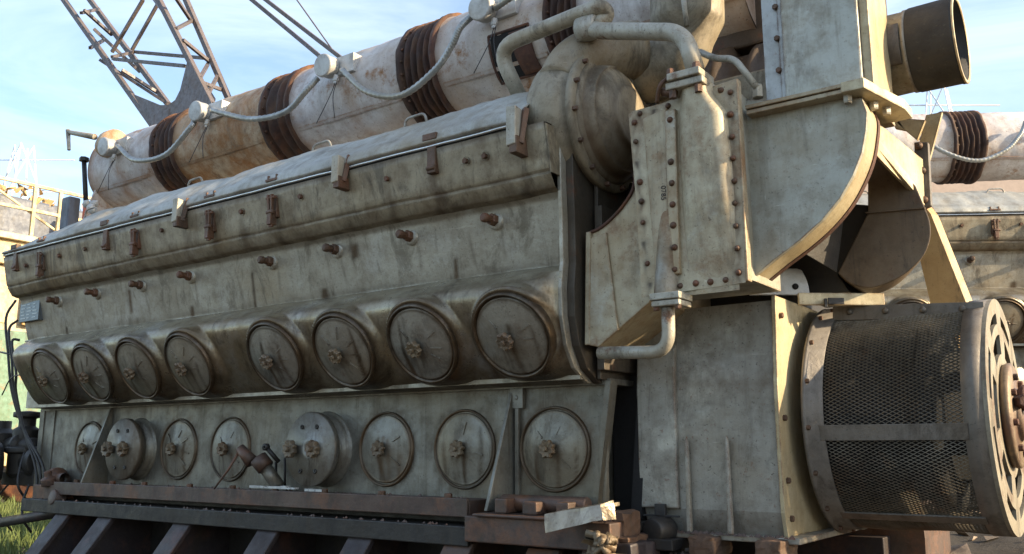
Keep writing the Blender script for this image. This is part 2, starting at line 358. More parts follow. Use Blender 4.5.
def ringcover(name, o, ax, r, mat, parent, ribs=True):
    ax = Vector(ax).normalized(); mb = MB()
    prof = [(0,.036),(.03,.034),(.05,.030),(r*.62,.020),(r*.86,.012),(r*.885,.013),(r*.895,.004),(r*.915,.004),(r*.925,.014),(r*.965,.017),(r*.985,.012),(r*1.0,.0),(r*1.0,-.02)]
    pf2 = []
    for (ra,ha),(rb,hb) in zip(prof, prof[1:]):
        n_ = max(1, int(abs(rb-ra)/.008)); pf2 += [(ra+(rb-ra)*q/n_, ha+(hb-ha)*q/n_) for q in range(n_)]
    mb.lathe(pf2+[prof[-1]], o, ax, 72)
    t = Vector((1,0,0)); b = ax.cross(t)
    o = Vector(o)
    if ribs:
        for k in range(5):
            a = (.45,-.15,-.75,1.3,2.4)[k]+random.uniform(-.12,.12); d = t*math.cos(a)+b*math.sin(a)
            if random.random() < .25: continue
            r0, r1 = .055+random.uniform(0,.006), .095+random.uniform(-.01,.02)
            h0, h1 = .030-(.30*(r0-.05)), .030-(.12*(r1-.05))
            p0, p1 = o+d*r0+ax*(.0295), o+d*r1+ax*(.0205)
            mb.bar(p0, p1, .006, .006, up=ax)
    rk = [(random.uniform(-.1,.1), random.uniform(.004,.012), random.uniform(.3,.9), random.uniform(-.02,.1)) for _ in range(4)]
    def runs(dx, dz): return sum(a*math.exp(-((dx-x-.005*math.sin(dz*30+x*90))/w)**2)*sstep(t, t-.02, dz) for x, w, a, t in rk)
    for i, v in enumerate(mb.v):
        d = (v-o); dd = (d-ax*d.dot(ax)).length
        mb.g[i] = runs(v.x-o.x, v.z-o.z) + 1.0*math.exp(-((dd-r*.905)/.009)**2) + .55*math.exp(-((dd-r*.965)/.008)**2)+ .8*math.exp(-((dd-r*1.0)/.005)**2) + .35*math.exp(-((dd-.045)/.018)**2)*(random.random()*.4+.6)
    for i in mb.g: mb.g[i] = max(0, min(1, mb.g[i]))
    c = put(name, mb, mat, parent)
    mb = MB(); mb.lathe([(.014,.025),(.014,.05)], o, ax, 12); mb.wheel(o+ax*.045, ax, .031, .024)
    mb.hexa(o+ax*.062, ax, .010, .016)
    put('handwheel', mb, M['knob'], c, .0015)
    return c
def low_cover(x): return ringcover('oil_pan_cover', (x, YP+.006, 0), (0,-1,0), .157, M['pancover'], eng)
for i in (0,1,2,4,5,7): low_cover(XC[i])
# the two bolted double flanges
for x in (XC[3]+.055, XC[6]+.055):
    mb = MB(); yo = YP+.02
    mb.lathe([(.163,-.01),(.165,0),(.165,.02),(.158,.026),(.150,.03),(.150,.055),(.0,.055)], (x, yo, 0), (0,-1,0), 56)
    back = put('flange_cover', mb, M['pancover'], eng)
    mb = MB(); mb.lathe([(.0,.05),(.12,.05),(.155,.088),(.160,.092),(.160,.112),(.156,.117),(.05,.117),(.045,.124),(.02,.124),(.018,.119),(0,.119)], (x, yo, 0), (0,-1,0), 56)
    for i, v in enumerate(mb.v): mb.g[i] = .5*math.exp(-((math.hypot(v.x-x, v.z)-.155)/.02)**2)
    put('flange_disc', mb, M['pancover'], back)
    for dx in (-.098, .048):
        mb = MB(); mb.lathe([(.02,.11),(.02,.14)], (x+dx, yo, 0), (0,-1,0), 12); mb.wheel((x+dx, yo-.128, 0), (0,-1,0), .036, .028)
        mb.hexa((x+dx, yo-.15, 0), (0,-1,0), .013, .02)
        put('handwheel', mb, M['knob'], back, .0015)
    for dx, dz in ((-.05,.095),(.045,.095),(-.05,-.095),(.045,-.095)):
        mb = MB(); mb.lathe([(0,.1175),(.010,.1175),(.010,.122),(.004,.122),(.004,.119),(0,.119)], (x+dx, yo, dz), (0,-1,0), 12)
        put('bolt', mb, M['black'], back)

# ---- airbox (dimpled bulge)
prof = [(2.650,.640),(2.625,.628),(2.575,.602),(2.535,.572),(2.520,.54),(2.528,.50),(2.552,.45),(2.588,.39),(2.628,.33),(2.675,.275),(2.73,.243),(2.81,.236)]
pp = smooth_path([(0,a,b) for a,b in prof], 8)
TA = math.radians(29); CT = math.tan(TA)
def cover_y(z): return 2.548 + (.395-z)*CT
NX = 380
mb = MB()
def air(u, v):
    k = v*(len(pp)-1); i = min(int(k), len(pp)-2); p = pp[i].lerp(pp[i+1], k-i)
    X = XL+.15+(XR-XL-.15)*u; z = p.z; y = p.y
    d = min(math.hypot(X-c, (z-.395)/math.cos(TA)) for c in XC)
    w = (1-sstep(.168, .203, d))*sstep(.236, .268, z)
    y = y*(1-w) + cover_y(z)*w
    if d < .185: y -= .005*math.exp(-((d-.172)/.008)**2)
    y += .0025*wob(X*2, z*9)
    if z > .6: z += .003*wob(X*1.7)
    ez = [(.64,2.588),(.55,2.578),(.45,2.583),(.35,2.61),(.275,2.66),(.228,2.745)]
    for (za,ya),(zb,yb) in zip(ez, ez[1:]):
        if zb <= z <= za:
            yt = ya+(yb-ya)*(za-z)/(za-zb); y += (max(y, yt)-y)*sstep(XR-.07, XR-.01, X)
    return Vector((X, y, z))
mb.grid(air, NX, len(pp)-1)
for i, v in enumerate(mb.v):
    cx = min(XC, key=lambda c: math.hypot(v.x-c, v.z-.395)); d = math.hypot(v.x-cx, (v.z-.395)/math.cos(TA))
    ang = math.atan2(v.z-.395, v.x-cx)
    g = .9*math.exp(-((d-.168)/.010)**2) + .45*math.exp(-((d-.198)/.02)**2)*(1 if v.x < cx else .45)*(.7+.3*math.sin(ang*3+v.x))  # oil ring, plus valley shade painted heavier left of each cover
    g += .5*sstep(.29, .245, v.z) + .18*sstep(.5, .3, v.z)  # darker towards the lower edge
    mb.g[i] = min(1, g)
mb.prism([(XL+.15, a+.004, b-.002) for a, b in prof]+[(XL+.15,2.81,.63)], (.012,0,0))
airb = put('airbox', mb, M['airbox'], eng, solid=.012)
axA = Vector((0, -math.cos(TA), -math.sin(TA)))
for x in XC: ringcover('airbox_cover', (x, 2.541, .392), axA, .163, M['cover'], eng)

# ---- upper crankcase panel
mb = MB()
def up(u, v):
    X = XL+(XR-XL)*u; Z = .632+.27*v
    y = 2.668-.078*v
    y += .003*wob(X*1.1, v*1.5) + .012*sstep(.06, 0, v)*-1
    if v > .92: y -= (v-.92)*.2
    return Vector((X, y, Z+.002*wob(X*3)))
mb.grid(up, 520, 44)
for i, v in enumerate(mb.v):
    z = v.z
    g = .42*math.exp(-((z-.655)/.02)**2)*(.7+.4*wob(v.x*2)) + .25*sstep(.86,.9,z)  # brown stain above the ridge; darker along the top edge
    # long drips and boot scuffs
    for sx, z0, z1, w in ((-2.95,.60,.70,.022),(-3.42,.62,.82,.010),(-4.42,.70,.84,.016),(-2.72,.78,.86,.024),(-5.1,.63,.7,.012),(-2.2,.64,.74,.01),(-3.9,.64,.71,.014)):
        if z0 < z < z1: g += 1.3* .8*math.exp(-((v.x-sx-(z-z0)*.12)/w)**2)*sstep(z0, z0+.02, z)*sstep(z1, z1-.02, z)
    g += sum(.4*math.exp(-((v.x-lx-.004*math.sin(z*30+lx*9))/.008)**2)*sstep(.83,.78,z)*sstep(.64+.1*abs(wob(lx*5)),.72,z) for lx in (-1.95,-2.37,-2.8,-3.22,-3.84,-4.26,-4.69,-5.1,-2.1,-3.5,-4.0))
    mb.g[i] = min(1, max(0, g))
mb.box((XL, 2.69, .24), (XR, 4.2, 1.14))
put('crankcase_panel', mb, M['body'], eng)
# ridge weld bead
mb = MB(); mb.tube([(XL+(XR-XL)*i/120, 2.652+.001*wob(i*.5), .636+.0025*wob((XL+(XR-XL)*i/120)*1.7)+.001*random.random()) for i in range(121)], .006, 8)
put('weld_bead', mb, M['body'], eng)
# studs
s0 = None
SX = [-1.94,-2.365,-2.79,-3.215,-3.83,-4.25,-4.68,-5.09]
for x in SX:
    if s0 is None:
        mb = MB(); o = (x-.03, 2.612, .840); ax = (-.12,-1,-.0)
        mb.lathe([(.036,-.012),(.036,.004),(.028,.008),(.020,.010)], o, ax, 20)
        st = put('stud', mb, M['body'], eng)
        mb = MB(); mb.hexa(Vector(o)+Vector(ax)*.008, ax, .024, .024); mb.lathe([(.015,.02),(.015,.05),(.018,.052),(.018,.068),(.013,.074),(0,.074)], o, ax, 14)
        put('bolt', mb, M['rustbolt'], st, .0015); s0 = st
    else: copy_sub(s0, (x+1.94, 0, random.uniform(-.003,.003)), eng)

# ---- top deck frame
mb = MB()
DX0, DX1 = XL-.02, -1.665
def deck(u, v):
    X = DX0+(DX1-DX0)*u
    prof = [(2.600,.893),(2.578,.895),(2.553,.903),(2.524,.945),(2.523,.955),(2.515,.965),(2.480,1.125),(2.50,1.128),(2.6,1.13)]
    L = len(prof)-1; k = v*L; i = min(int(k), L-1); t = k-i
    y = prof[i][0]*(1-t)+prof[i+1][0]*t; z = prof[i][1]*(1-t)+prof[i+1][1]*t
    y += .0025*wob(X*1.5, z*3); z += .002*wob(X*2.3) if v < .6 else 0
    return Vector((X, y, z))
mb.grid(deck, 420, 48, smooth=True)
for i, v in enumerate(mb.v):
    g = .75*math.exp(-((v.z-.953)/.008)**2)*(.6+.6*abs(wob(v.x*5))) + .55*sstep(1.105,1.125,v.z) + .45*sstep(.94,.91,v.z)  # stained seam; darker under the rail and along the underside
    g += sum(.42*math.exp(-((v.x-lx+.03*(1.1-v.z)+.01*math.sin(v.z*60+lx))/(.012+.02*(1.1-v.z)*5))**2)*sstep(1.11,1.06,v.z) for lx in (-5.116,-4.17,-3.55,-3.105,-3.77,-2.665,-2.18,-1.775,-4.45,-2.42,-3.33))
    # diagonal rust-brown weeps below each latch
    g += .3*max(0, math.sin((v.x+v.z*.35)*23)*math.sin((v.x+v.z*.35)*7.3))*sstep(.96,1.1,v.z)
    mb.g[i] = min(1, max(0, g))
mb.prism([(DX1,2.52,.95),(DX1,2.485,1.12),(DX1,2.9,1.12),(DX1,2.9,.95)], (.006,0,0))
put('top_deck_frame', mb, M['deck'], eng, solid=0)
mb = MB(); mb.tube([(DX0+(DX1-.14-DX0)*i/60, 2.481+.001*wob(i*.4), 1.139+.0015*wob(i*.21)) for i in range(61)], .0065, 8)
put('hinge_rail', mb, M['chrome'], eng)
mb = MB(); mb.box((DX0, 2.488, 1.126), (DX1-.12, 2.56, 1.150)); put('gap_strip', mb, M['black'], eng)  # black strip stands in for the dark gap below the lid
# lid
mb = MB()
lp = smooth_path([(0,2.56,1.146),(0,2.478,1.149),(0,2.470,1.165),(0,2.485,1.195),(0,2.54,1.245),(0,2.64,1.325),(0,2.76,1.375),(0,2.92,1.40),(0,3.15,1.40),(0,3.4,1.38)], 5)
def lid(u, v):
    X = DX0+(DX1-.10-DX0)*u
    k = v*(len(lp)-1); i = min(int(k), len(lp)-2); p = lp[i].lerp(lp[i+1], k-i)
    h = .012*wob(X*1.9, v*2)+.008*wob(X*4.3, v*5)
    e = sstep(DX0, DX0+.75, X)*.6+.4
    e = e if v > .25 else 1-(1-e)*(v/.25)
    z = 1.146+(p.z-1.146)*e + h*sstep(.2,.6,v)
    if X > DX1-.3: z -= .03*sstep(DX1-.3, DX1-.1, X)*v
    return Vector((X, p.y - .004*wob(X*3,1)*(v<.6), z))
mb.grid(lid, 200, len(lp)-1)
for i, v in enumerate(mb.v):
    mb.g[i] = max(0, min(1, .5*math.exp(-((v.z-1.205)/.012)**2)*(.3+abs(wob(v.x*4)))*.7))
put('top_deck_lid', mb, M['lid'], eng, solid=.006)
# latches: cast toggles, forged bars, small keepers
def toggle(x):
    y = 2.50; mb = MB()
    mb.box((x-.022,y-.014,1.00),(x+.022,y+.01,1.10)); mb.box((x-.014,y-.036,.965),(x+.012,y+.0,1.03))
    mb.bar((x-.012,y-.034,1.10),(x-.004,y-.02,.955),.012,.014,up=(0,1,0)); mb.bar((x+.012,y-.034,1.10),(x+.004,y-.02,.955),.012,.014,up=(0,1,0))
    mb.tube([(x-.026,y-.03,1.085),(x+.03,y-.03,1.085)],.008,10); mb.tube([(x-.02,y-.03,1.02),(x+.024,y-.03,1.02)],.009,10)
    mb.box((x-.035,2.462,1.160),(x+.04,2.50,1.172)); mb.box((x-.03,2.468,1.172),(x-.02,2.50,1.19)); mb.box((x+.025,2.468,1.172),(x+.035,2.50,1.19))
    put('toggle_latch', mb, M['rustbolt'], eng, .002)
def clamp(x, z=1.155, s=1.0):
    mb = MB(); y = 2.462
    mb.prism([(x-.021,y-.028,z+.032*s),(x+.021,y-.028,z+.030*s),(x+.024,y-.034,z-.085*s),(x-.015,y-.034,z-.088*s)], (0,.052,-.006))
    put('lid_clamp', mb, M['pipe'], eng, .004)
    mb = MB(); mb.box((x-.004,y-.030,z-.11*s),(x+.028,y+.045,z-.06*s)); mb.bar((x+.024,y+.0,z-.08*s),(x+.034,y+.02,z+.035),.02,.02)
    put('clamp_hook', mb, M['rustbolt'], eng, .002)
for x in (-5.116,-4.17,-3.55,-3.105): toggle(x)
for x, s in ((-3.77,1),(-2.665,1),(-1.775,1.25)): clamp(x, s=s)
for x in (-4.45,-2.18,-5.42):
    mb = MB(); mb.box((x-.02,2.475,1.03),(x+.022,2.51,1.16)); mb.box((x-.035,2.462,1.158),(x+.035,2.49,1.185)); mb.tube([(x-.02,2.478,1.05),(x+.02,2.478,1.05)],.01,10)
    put('latch_keeper', mb, M['rustbolt'], eng, .003)
b0 = None
for x in (-4.93,-4.66,-3.95,-3.33,-2.93,-2.42,-1.93,-2.02,-5.3):
    y = 2.492
    if b0 is None:
        mb = MB(); mb.lathe([(.017,0),(.017,.003)], (x,y+.003,1.06), (0,-1,-.2), 16); mb.hexa((x,y,1.06),(0,-1,-.2),.011,.014)
        b0 = put('bolt', mb, M['rustbolt'], eng)
    else: inst(b0, WP[b0.name]+Vector((x+4.93, 0, random.uniform(-.012,.012))), eng)
for x in (-4.95,-3.62+.62,-2.43,-3.95):
    mb = MB(); mb.tube(fillet([(x-.06,2.66,1.31),(x-.055,2.655,1.368),(x+.055,2.655,1.372),(x+.065,2.66,1.32)],.035,5),.0055,8)
    put('lid_handle', mb, M['lid'], eng)
# right end plates of the crankcase
mb = MB()
ep = [(2.575,1.12),(2.578,.94),(2.585,.80),(2.588,.64),(2.575,.55),(2.578,.45),(2.605,.35),(2.655,.275),(2.74,.228),(3.2,.225),(3.2,1.12)]
mb.prism([(XR-.012, y-.004, z) for y, z in ep], (.016,0,0))
put('end_flange', mb, M['body'], eng, .003)
mb = MB()
mb.prism([(XR+.004, y+.03 if y < 3 else y, z) for y, z in ep], (.030,0,0))
mb.box((XR+.04, 2.74, .24), (XR+.055, 3.3, 1.05)); mb.box((XR+.055, 2.715, .27), (XR+.085, 3.3, .86))
put('end_plate', mb, M['dkend'], eng, .003)
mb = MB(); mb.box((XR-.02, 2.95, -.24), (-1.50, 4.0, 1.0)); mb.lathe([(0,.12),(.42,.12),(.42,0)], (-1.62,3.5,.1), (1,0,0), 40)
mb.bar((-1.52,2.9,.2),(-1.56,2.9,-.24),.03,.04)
put('coupling_housing', mb, M['void'], eng)  # painted black for the shadow between engine and generator
# data plate on the left
a = at(26,304,Y=2.635); b = at(43,320,Y=2.635)
mb = MB(); mb.box((a.x, 2.604, b.z), (b.x, 2.645, a.z)); dp = put('data_plate', mb, M['label'], eng, .001)
mb = MB()
for k in range(5):
    z = b.z + (a.z-b.z)*(.14+.17*k)
    for j in range(3):
        x0 = a.x+(b.x-a.x)*(.08+.3*j); mb.box((x0, 2.6025, z), (x0+(b.x-a.x)*random.uniform(.12,.26), 2.604, z+.006))
put('lettering', mb, M['labelink'], dp)
# scale rods clamped to the pan: fuel-drain fittings seen low on the side
mb = MB()
mb.tube([at(279,487,Y=2.74), at(262,463,Y=2.70)], [.030,.030], 14)
put('drain_pipe', mb, M['pan'], eng)
mb = MB(); mb.tube([at(266,468,Y=2.70), at(258,458,Y=2.68)], .040, 8); mb.tube([at(252,462,Y=2.68), at(240,448,Y=2.66)], [.032,.022], 10)
mb.tube([at(240,450,Y=2.66), at(228,470,Y=2.63), at(214,489,Y=2.60)], [.007,.006,.004], 8)
put('valve_handle', mb, M['skidrust'], eng)
mb = MB(); mb.tube([at(266,447,Y=2.70), at(279,462,Y=2.74)], .010, 8); mb.lathe([(.006,-.01),(.016,-.01),(.016,.01),(.006,.01)], at(266,447,Y=2.70), (0,-1,0), 14)
mb.tube([at(276,462,Y=2.77), at(276,487,Y=2.77)], .006, 8); mb.tube([at(285,458,Y=2.77), at(285,487,Y=2.77)], .005, 8)
put('dipstick_fitting', mb, M['black'], eng)
mb = MB()
for x0, x1, z in ((-3.42,-3.12,-.172),(-3.05,-2.96,-.178)):
    x = x0
    while x < x1:
        w = random.uniform(.02,.05); mb.box((x, 2.685, z), (x+w, 2.71, z+random.uniform(.006,.014))); x += w+random.uniform(-.004,.0)
    put('paint_crust', mb, M['jbox'], eng); mb = MB()

# ---- exhaust manifold
EY, EZ, ER = 3.45, 1.95, .275
jx_ = [-5.7,-4.60,-3.46,-2.39]
man = None
segs = [(-6.0,-5.23,'exh'),(-4.99,-4.12,'exhrust'),(-3.87,-3.03,'exh'),(-2.78,-2.12,'exh'),(-1.95,-1.2,'exh')]
for i, (x0, x1, mt) in enumerate(segs):
    mb = MB()
    def cyl(u, v):
        X = x0+(x1-x0)*u; a = 2*PI*v
        r = ER+.0035*wob(X*4, math.sin(a)*3)+.003*math.sin(a*5+X*6)
        e = min(X-x0, x1-X); r += .006*(e < .018)
        return Vector((X, EY+r*math.cos(a), EZ+r*math.sin(a)))
    mb.grid(cyl, max(12, int((x1-x0)/.02)), 72)
    mb.lathe([(0,0),(ER,0)], (x0,EY,EZ), (1,0,0), 72); mb.lathe([(0,0),(ER,0)], (x1,EY,EZ), (1,0,0), 72)
    # rolled lagging seam
    for a in (-2.5,):
        mb.bar((x0+.02, EY+(ER+.003)*math.cos(a), EZ+(ER+.003)*math.sin(a)), (x1-.02, EY+(ER+.003)*math.cos(a), EZ+(ER+.003)*math.sin(a)), .02, .006, up=(0,math.cos(a),math.sin(a)))
    mb.ru = {}
    for j, v in enumerate(mb.v):
        ang = math.atan2(v.z-EZ, v.y-EY); dd_ = min(v.x-x0, x1-v.x)
        k1 = math.exp(-max(0, dd_)/(.05+.09*abs(math.sin(ang*3+i*2)))) * .9
        if mt == 'exhrust': k1 += .9*math.exp(-((v.x-x1+.22+.03*math.sin(ang*6))/.10)**2) + .5*math.exp(-((v.x-x0-.15)/.06)**2)
        k1 += .8*math.exp(-((v.x-jx_[min(i,3)]-.06-.015*math.sin(ang*9))/.05)**2)*sstep(.3,-.4,math.sin(ang)-.1)
        mb.ru[j] = (1 if i < 2 else .55)*k1*(.5+.5*sstep(.2,.9,math.sin(ang))+.3)
    for j, v in enumerate(mb.v):
        dmn = min(abs(v.x-x0), abs(x1-v.x)); mb.g[j] = max(0, .45*math.exp(-(dmn/.02)**2)+ (.22*max(0,wob(v.x*6, v.z*7)) if mt=='exhrust' else 0))
    o = put('exhaust_manifold', mb, M[mt], eng)
for x0, x1 in ((-5.23,-4.99),(-4.12,-3.87),(-3.03,-2.78),(-2.12,-1.95)):
    mb = MB(); pr = []; n = {-5.23:3,-4.12:2,-3.03:4,-2.12:3}[x0]; w = (x1-x0)
    pr = [(ER-.02,0),(ER+.022,0),(ER+.022,w*.10),(ER-.006,w*.12)]
    for k in range(n*8+1):
        t = k/(n*8); pr.append((ER+.004+.016*math.sin(t*n*2*PI-1.2), w*(.16+.68*t)))
    pr += [(ER-.006,w*.88),(ER+.024,w*.90),(ER+.024,w),(ER-.02,w)]
    mb.lathe(pr, (x0,EY,EZ), (1,0,0), 96)
    mb.ru = {}
    for j, v in enumerate(mb.v):
        a = math.atan2(v.z-EZ, v.y-EY); v.x += .003*math.sin(a*5+x0*3)+.002*math.sin(a*13+v.x*40); k1 = 1+.005*math.sin(a*9+v.x*25)+.004*math.sin(a*23+v.x*90); v.y = EY+(v.y-EY)*k1; v.z = EZ+(v.z-EZ)*k1
        mb.ru[j] = .6*sstep(.55,.98,math.sin(a)) + .18*max(0, math.sin(a*7+v.x*60))  # rust streaks, plus sunlit orange painted on the bellows tops
    ej = put('expansion_joint', mb, M['bellow'], eng)
    mb = MB()
    for k in range(26):
        a = 2*PI*k/26
        mb.hexa((x0+w*.10, EY+(ER+.012)*math.cos(a), EZ+(ER+.012)*math.sin(a)), (1,0,0), .007, .012)
    tag(put('bolts', mb, M['rustbolt'], ej), kind='stuff')
# port: black patch painted as a dark recess, rusty flap over it
mb = MB(); a0 = math.radians(184); a1 = math.radians(232)
def port(u, v):
    X = -2.43+.21*u; a = a0+(a1-a0)*v; r = ER+.006
    return Vector((X, EY+r*math.cos(a), EZ+r*math.sin(a)))
mb.grid(port, 8, 12); pt = put('inspection_port', mb, M['void'], eng)
mb = MB()
def port2(u, v):
    X = -2.32+.10*u+.03*v; a = a0+.06+(a1-a0-.1)*v; r = ER+.012
    return Vector((X, EY+r*math.cos(a), EZ+r*math.sin(a)))
mb.grid(port2, 4, 12); put('rusty_flap', mb, M['rust'], pt, solid=.004)
mb = MB(); r = ER+.006
pth = [Vector((X, EY+r*math.cos(a), EZ+r*math.sin(a))) for X, a in [(-2.44,a0+(a1-a0)*k/8) for k in range(9)]+[(-2.21,a1-(a1-a0)*k/8) for k in range(9)]]
mb.tube(pth+[pth[0]], .007, 8); put('port_frame', mb, M['rust'], pt)

# thermocouple boxes and conduits
jx = [-5.66,-4.61,-3.46,-2.39]
jpos = []
for i, x in enumerate(jx):
    a = math.radians(162); n = Vector((0, math.cos(a), math.sin(a))); b = Vector((x, EY, EZ)) + n*(ER+.0)
    f = Vector((.05,-1,-.12)).normalized()
    cc = at(*((112,148),(204,113),(331,68),(487,11))[i], Y=3.145); b = Vector((cc.x+.02, 3.185, cc.z)); x = cc.x+.02
    mb = MB(); mb.lathe([(0,0),(.060,0),(.060,.05),(.064,.052),(.064,.064),(.058,.070),(0,.070)], cc, f, 32)
    jb = put('junction_box', mb, M['jbox'], eng, .0015)
    mb = MB(); mb.box((x-.02, b.y-.03, b.z-.05), (x+.14, b.y+.10, b.z+.055)); mb.box((x+.06, b.y+.06, b.z+.02), (x+.17, b.y+.12, b.z+.09))
    put('bracket', mb, M['jbox'], jb, .003)
    mb = MB(); mb.hexa((x+.03, b.y-.045, b.z-.06), (0,-.2,-1), .017, .035); mb.hexa((x+.03, b.y-.05, b.z-.09), (0,-.2,-1), .011, .02)
    put('cable_gland', mb, M['jbox'], jb, .001)
    mb = MB()
    for k in range(2):
        mb.tube(smooth_path([(x+.03+.01*k, b.y-.05, b.z-.1), (x+.03+.03*k, b.y-.09, b.z-.2), (x-.05+.14*k, b.y-.10, b.z-.33)], 5), .0022, 6)
    put('thermocouple_lead', mb, M['wire'], jb)
    jpos.append((cc, b))
hoses = [((118,146),(135,160),(165,155),(190,128),(194,122)), ((212,110),(250,119),(285,112),(305,92),(318,78)), ((342,70),(368,92),(402,95),(435,70),(452,45),(460,28),(472,16)), ((495,8),(520,-8),(560,-25))]
for i, h in enumerate(hoses):
    pts = [at(x, y, Y=3.10+(.02 if k in (0,len(h)-1) else -.02)) for k, (x, y) in enumerate(h)]
    pth = smooth_path(pts, 22); n = len(pth)
    mb = MB(); mb.tube(pth, [.0165+.002*math.sin(k*2.1) for k in range(n)], 12)
    put('flexible_conduit', mb, M['conduit'], eng)
# left-end pickup arm on the first box
mb = MB(); q = [at(95,137,Y=3.1), at(68,132,Y=3.05)]
mb.tube(q, [.022,.016], 10); mb.tube([at(68,130,Y=3.05), at(69,150,Y=3.05)], [.016,.012], 10)
put('sensor_arm', mb, M['pipe'], eng, .002)
mb = MB(); c0 = at(112,145,Y=3.2); mb.lathe([(0,-.1),(.07,-.1),(.10,-.02),(.10,.06),(.0,.07)], c0, (1,0,0), 20)
put('end_elbow', mb, M['exhrust'], eng)
# left end of the manifold and the bracing under it
mb = MB(); mb.prism([(-5.98,3.1,1.36),(-5.98,3.25,1.9),(-5.98,3.7,1.9),(-5.98,3.8,1.36)], (.02,0,0)); put('manifold_bracket', mb, M['exh'], eng)
mb = MB(); a = at(84,160,Y=3.2); mb.tube([a, at(86,205,Y=3.2)], .017, 12); mb.hexa(a+Vector((0,0,-.01)), (0,0,1), .034, .03)
put('vent_post', mb, M['black'], eng)
mb = MB(); p0 = at(66,199,Y=2.95); p1 = at(88,217,Y=2.95); mb.box((p0.x,2.92,p1.z-.05),(p0.x+.10,3.0,p0.z)); put('vent_box', mb, M['bluegrey'], eng, .01)
mb = MB(); c0 = at(92,206,Y=2.9)
for k in range(9): mb.lathe([(0,-.03),(.022,-.015),(.024,.01),(0,.03)], c0+Vector((random.uniform(-.05,.05),random.uniform(-.03,.03),random.uniform(-.04,.03))), (random.random(),random.random(),1), 8)
put('rag', mb, M['jbox'], eng)

# ---- turbocharger
TY = 2.80
tb = None
mb = MB(); TZ = 1.20; TX = -1.725
mb.lathe([(0,-.09),(.16,-.09),(.235,-.08),(.262,-.05),(.275,-.01),(.278,.02),(.274,.06),(.266,.085),(.252,.10),(.252,.112),(.266,.116),(.266,.136),(.252,.140),(.236,.142)], (TX,TY,TZ), (1,0,0), 72)
# scroll outlet bulging up to the left
for i, v in enumerate(mb.v):
    r = math.hypot(v.y-TY, v.z-TZ)
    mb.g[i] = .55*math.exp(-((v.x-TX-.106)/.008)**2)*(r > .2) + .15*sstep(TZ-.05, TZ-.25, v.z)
for i, v in enumerate(mb.v): mb.g[i] = min(1, mb.g[i] + .5*max(0, wob(v.z*9, v.x*14))*sstep(TZ+.1, TZ-.2, v.z) + .5*math.exp(-((v.x-TX-.075)/.006)**2))  # blotchy darkening towards the bottom
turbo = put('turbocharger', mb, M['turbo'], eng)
mb = MB(); mb.lathe([(.236,.136),(.232,.150),(.228,.150),(.222,.156),(.214,.156),(.208,.172),(.198,.195),(.194,.197),(.190,.192),(.176,.205),(.15,.222),(.12,.230),(.118,.238),(.10,.240),(.06,.236),(0,.236)], (TX,TY,TZ), (1,0,0), 64)
for i, v in enumerate(mb.v):
    rr_ = math.hypot(v.y-TY, v.z-TZ); mb.g[i] = min(1, .7*math.exp(-((rr_-.212)/.006)**2)+.6*math.exp(-((rr_-.12)/.01)**2)+.55*sstep(TZ, TZ-.2, v.z))  # dark step rings, darker towards the bottom
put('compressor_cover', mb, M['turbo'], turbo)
for k in range(14):
    a = 2*PI*k/14+.1; p = Vector((TX+.138, TY+.250*math.cos(a), TZ+.250*math.sin(a)))
    mb = MB(); mb.hexa(p, (1,0,0), .010, .018); put('bolt', mb, M['rustbolt'], turbo)
# scroll tail: swelling arm leading up behind the water pipe
mb = MB(); mb.tube(smooth_path([(TX+.03,TY-.17,TZ+.12),(TX+.06,TY-.11,TZ+.21),(TX+.12,TY-.02,TZ+.27),(TX+.20,TY+.1,TZ+.30)],6), [.085+.002*k for k in range(19)], 24)
put('scroll_neck', mb, M['turbo'], turbo)
# air inlet: collar, elbow and bell
IY = 2.98
mb = MB(); mb.lathe([(.10,-.12),(.125,-.10),(.128,-.02),(.140,-.018),(.140,.0),(.129,.002),(.129,.02),(.140,.022),(.140,.038),(.122,.04)], (-1.56,IY,1.44), (1,0,0), 48); put('inlet_clamp', mb, M['turbo'], turbo)
path = smooth_path([(-1.56,IY,1.44),(-1.48,IY,1.445),(-1.40,IY,1.465),(-1.35,IY,1.52),(-1.337,IY,1.60),(-1.335,IY,1.66),(-1.335,IY,1.70),(-1.335,IY,1.9),(-1.335,IY,2.4)], 6)
rs = [.118 if k < 12 else .118-.010*min(1,(k-12)/6) if k < 20 else min(.140,.108+.007*(k-19)) for k in range(len(path))]
mb = MB(); mb.tube(path, rs, 40); put('air_inlet_elbow', mb, M['turbo'], turbo)
# turbine casing behind (brown, ribbed)
mb = MB(); mb.lathe([(.2,0),(.33,.0),(.33,.05),(.28,.06),(.28,.16),(.31,.165),(.31,.19),(.28,.195),(.28,.30),(.31,.305),(.31,.33),(.27,.34),(.27,.5)], (-1.35,3.45,1.32), (1,0,0), 48)
M['dkbrown'] = weather('heat_brown', (.10,.075,.055),(.045,.033,.026), streak=.3, rusty=(.6,.7))
put('turbine_casing', mb, M['dkbrown'], turbo)
mb = MB(); mb.box((-1.5,3.35,1.62),(-.8,3.85,2.1)); put('exhaust_stack_base', mb, M['dkbrown'], turbo, .01)
mb = MB()
for k in range(3):
    mb.tube([Vector((-1.40+.01*k, 2.95, 1.52)) + Vector((.05*math.cos(t/10*2*PI), .01*math.sin(t/5), .04*math.sin(t/10*2*PI))) for t in range(11)], .008, 8)
put('coiled_hose', mb, M['wire'], eng)

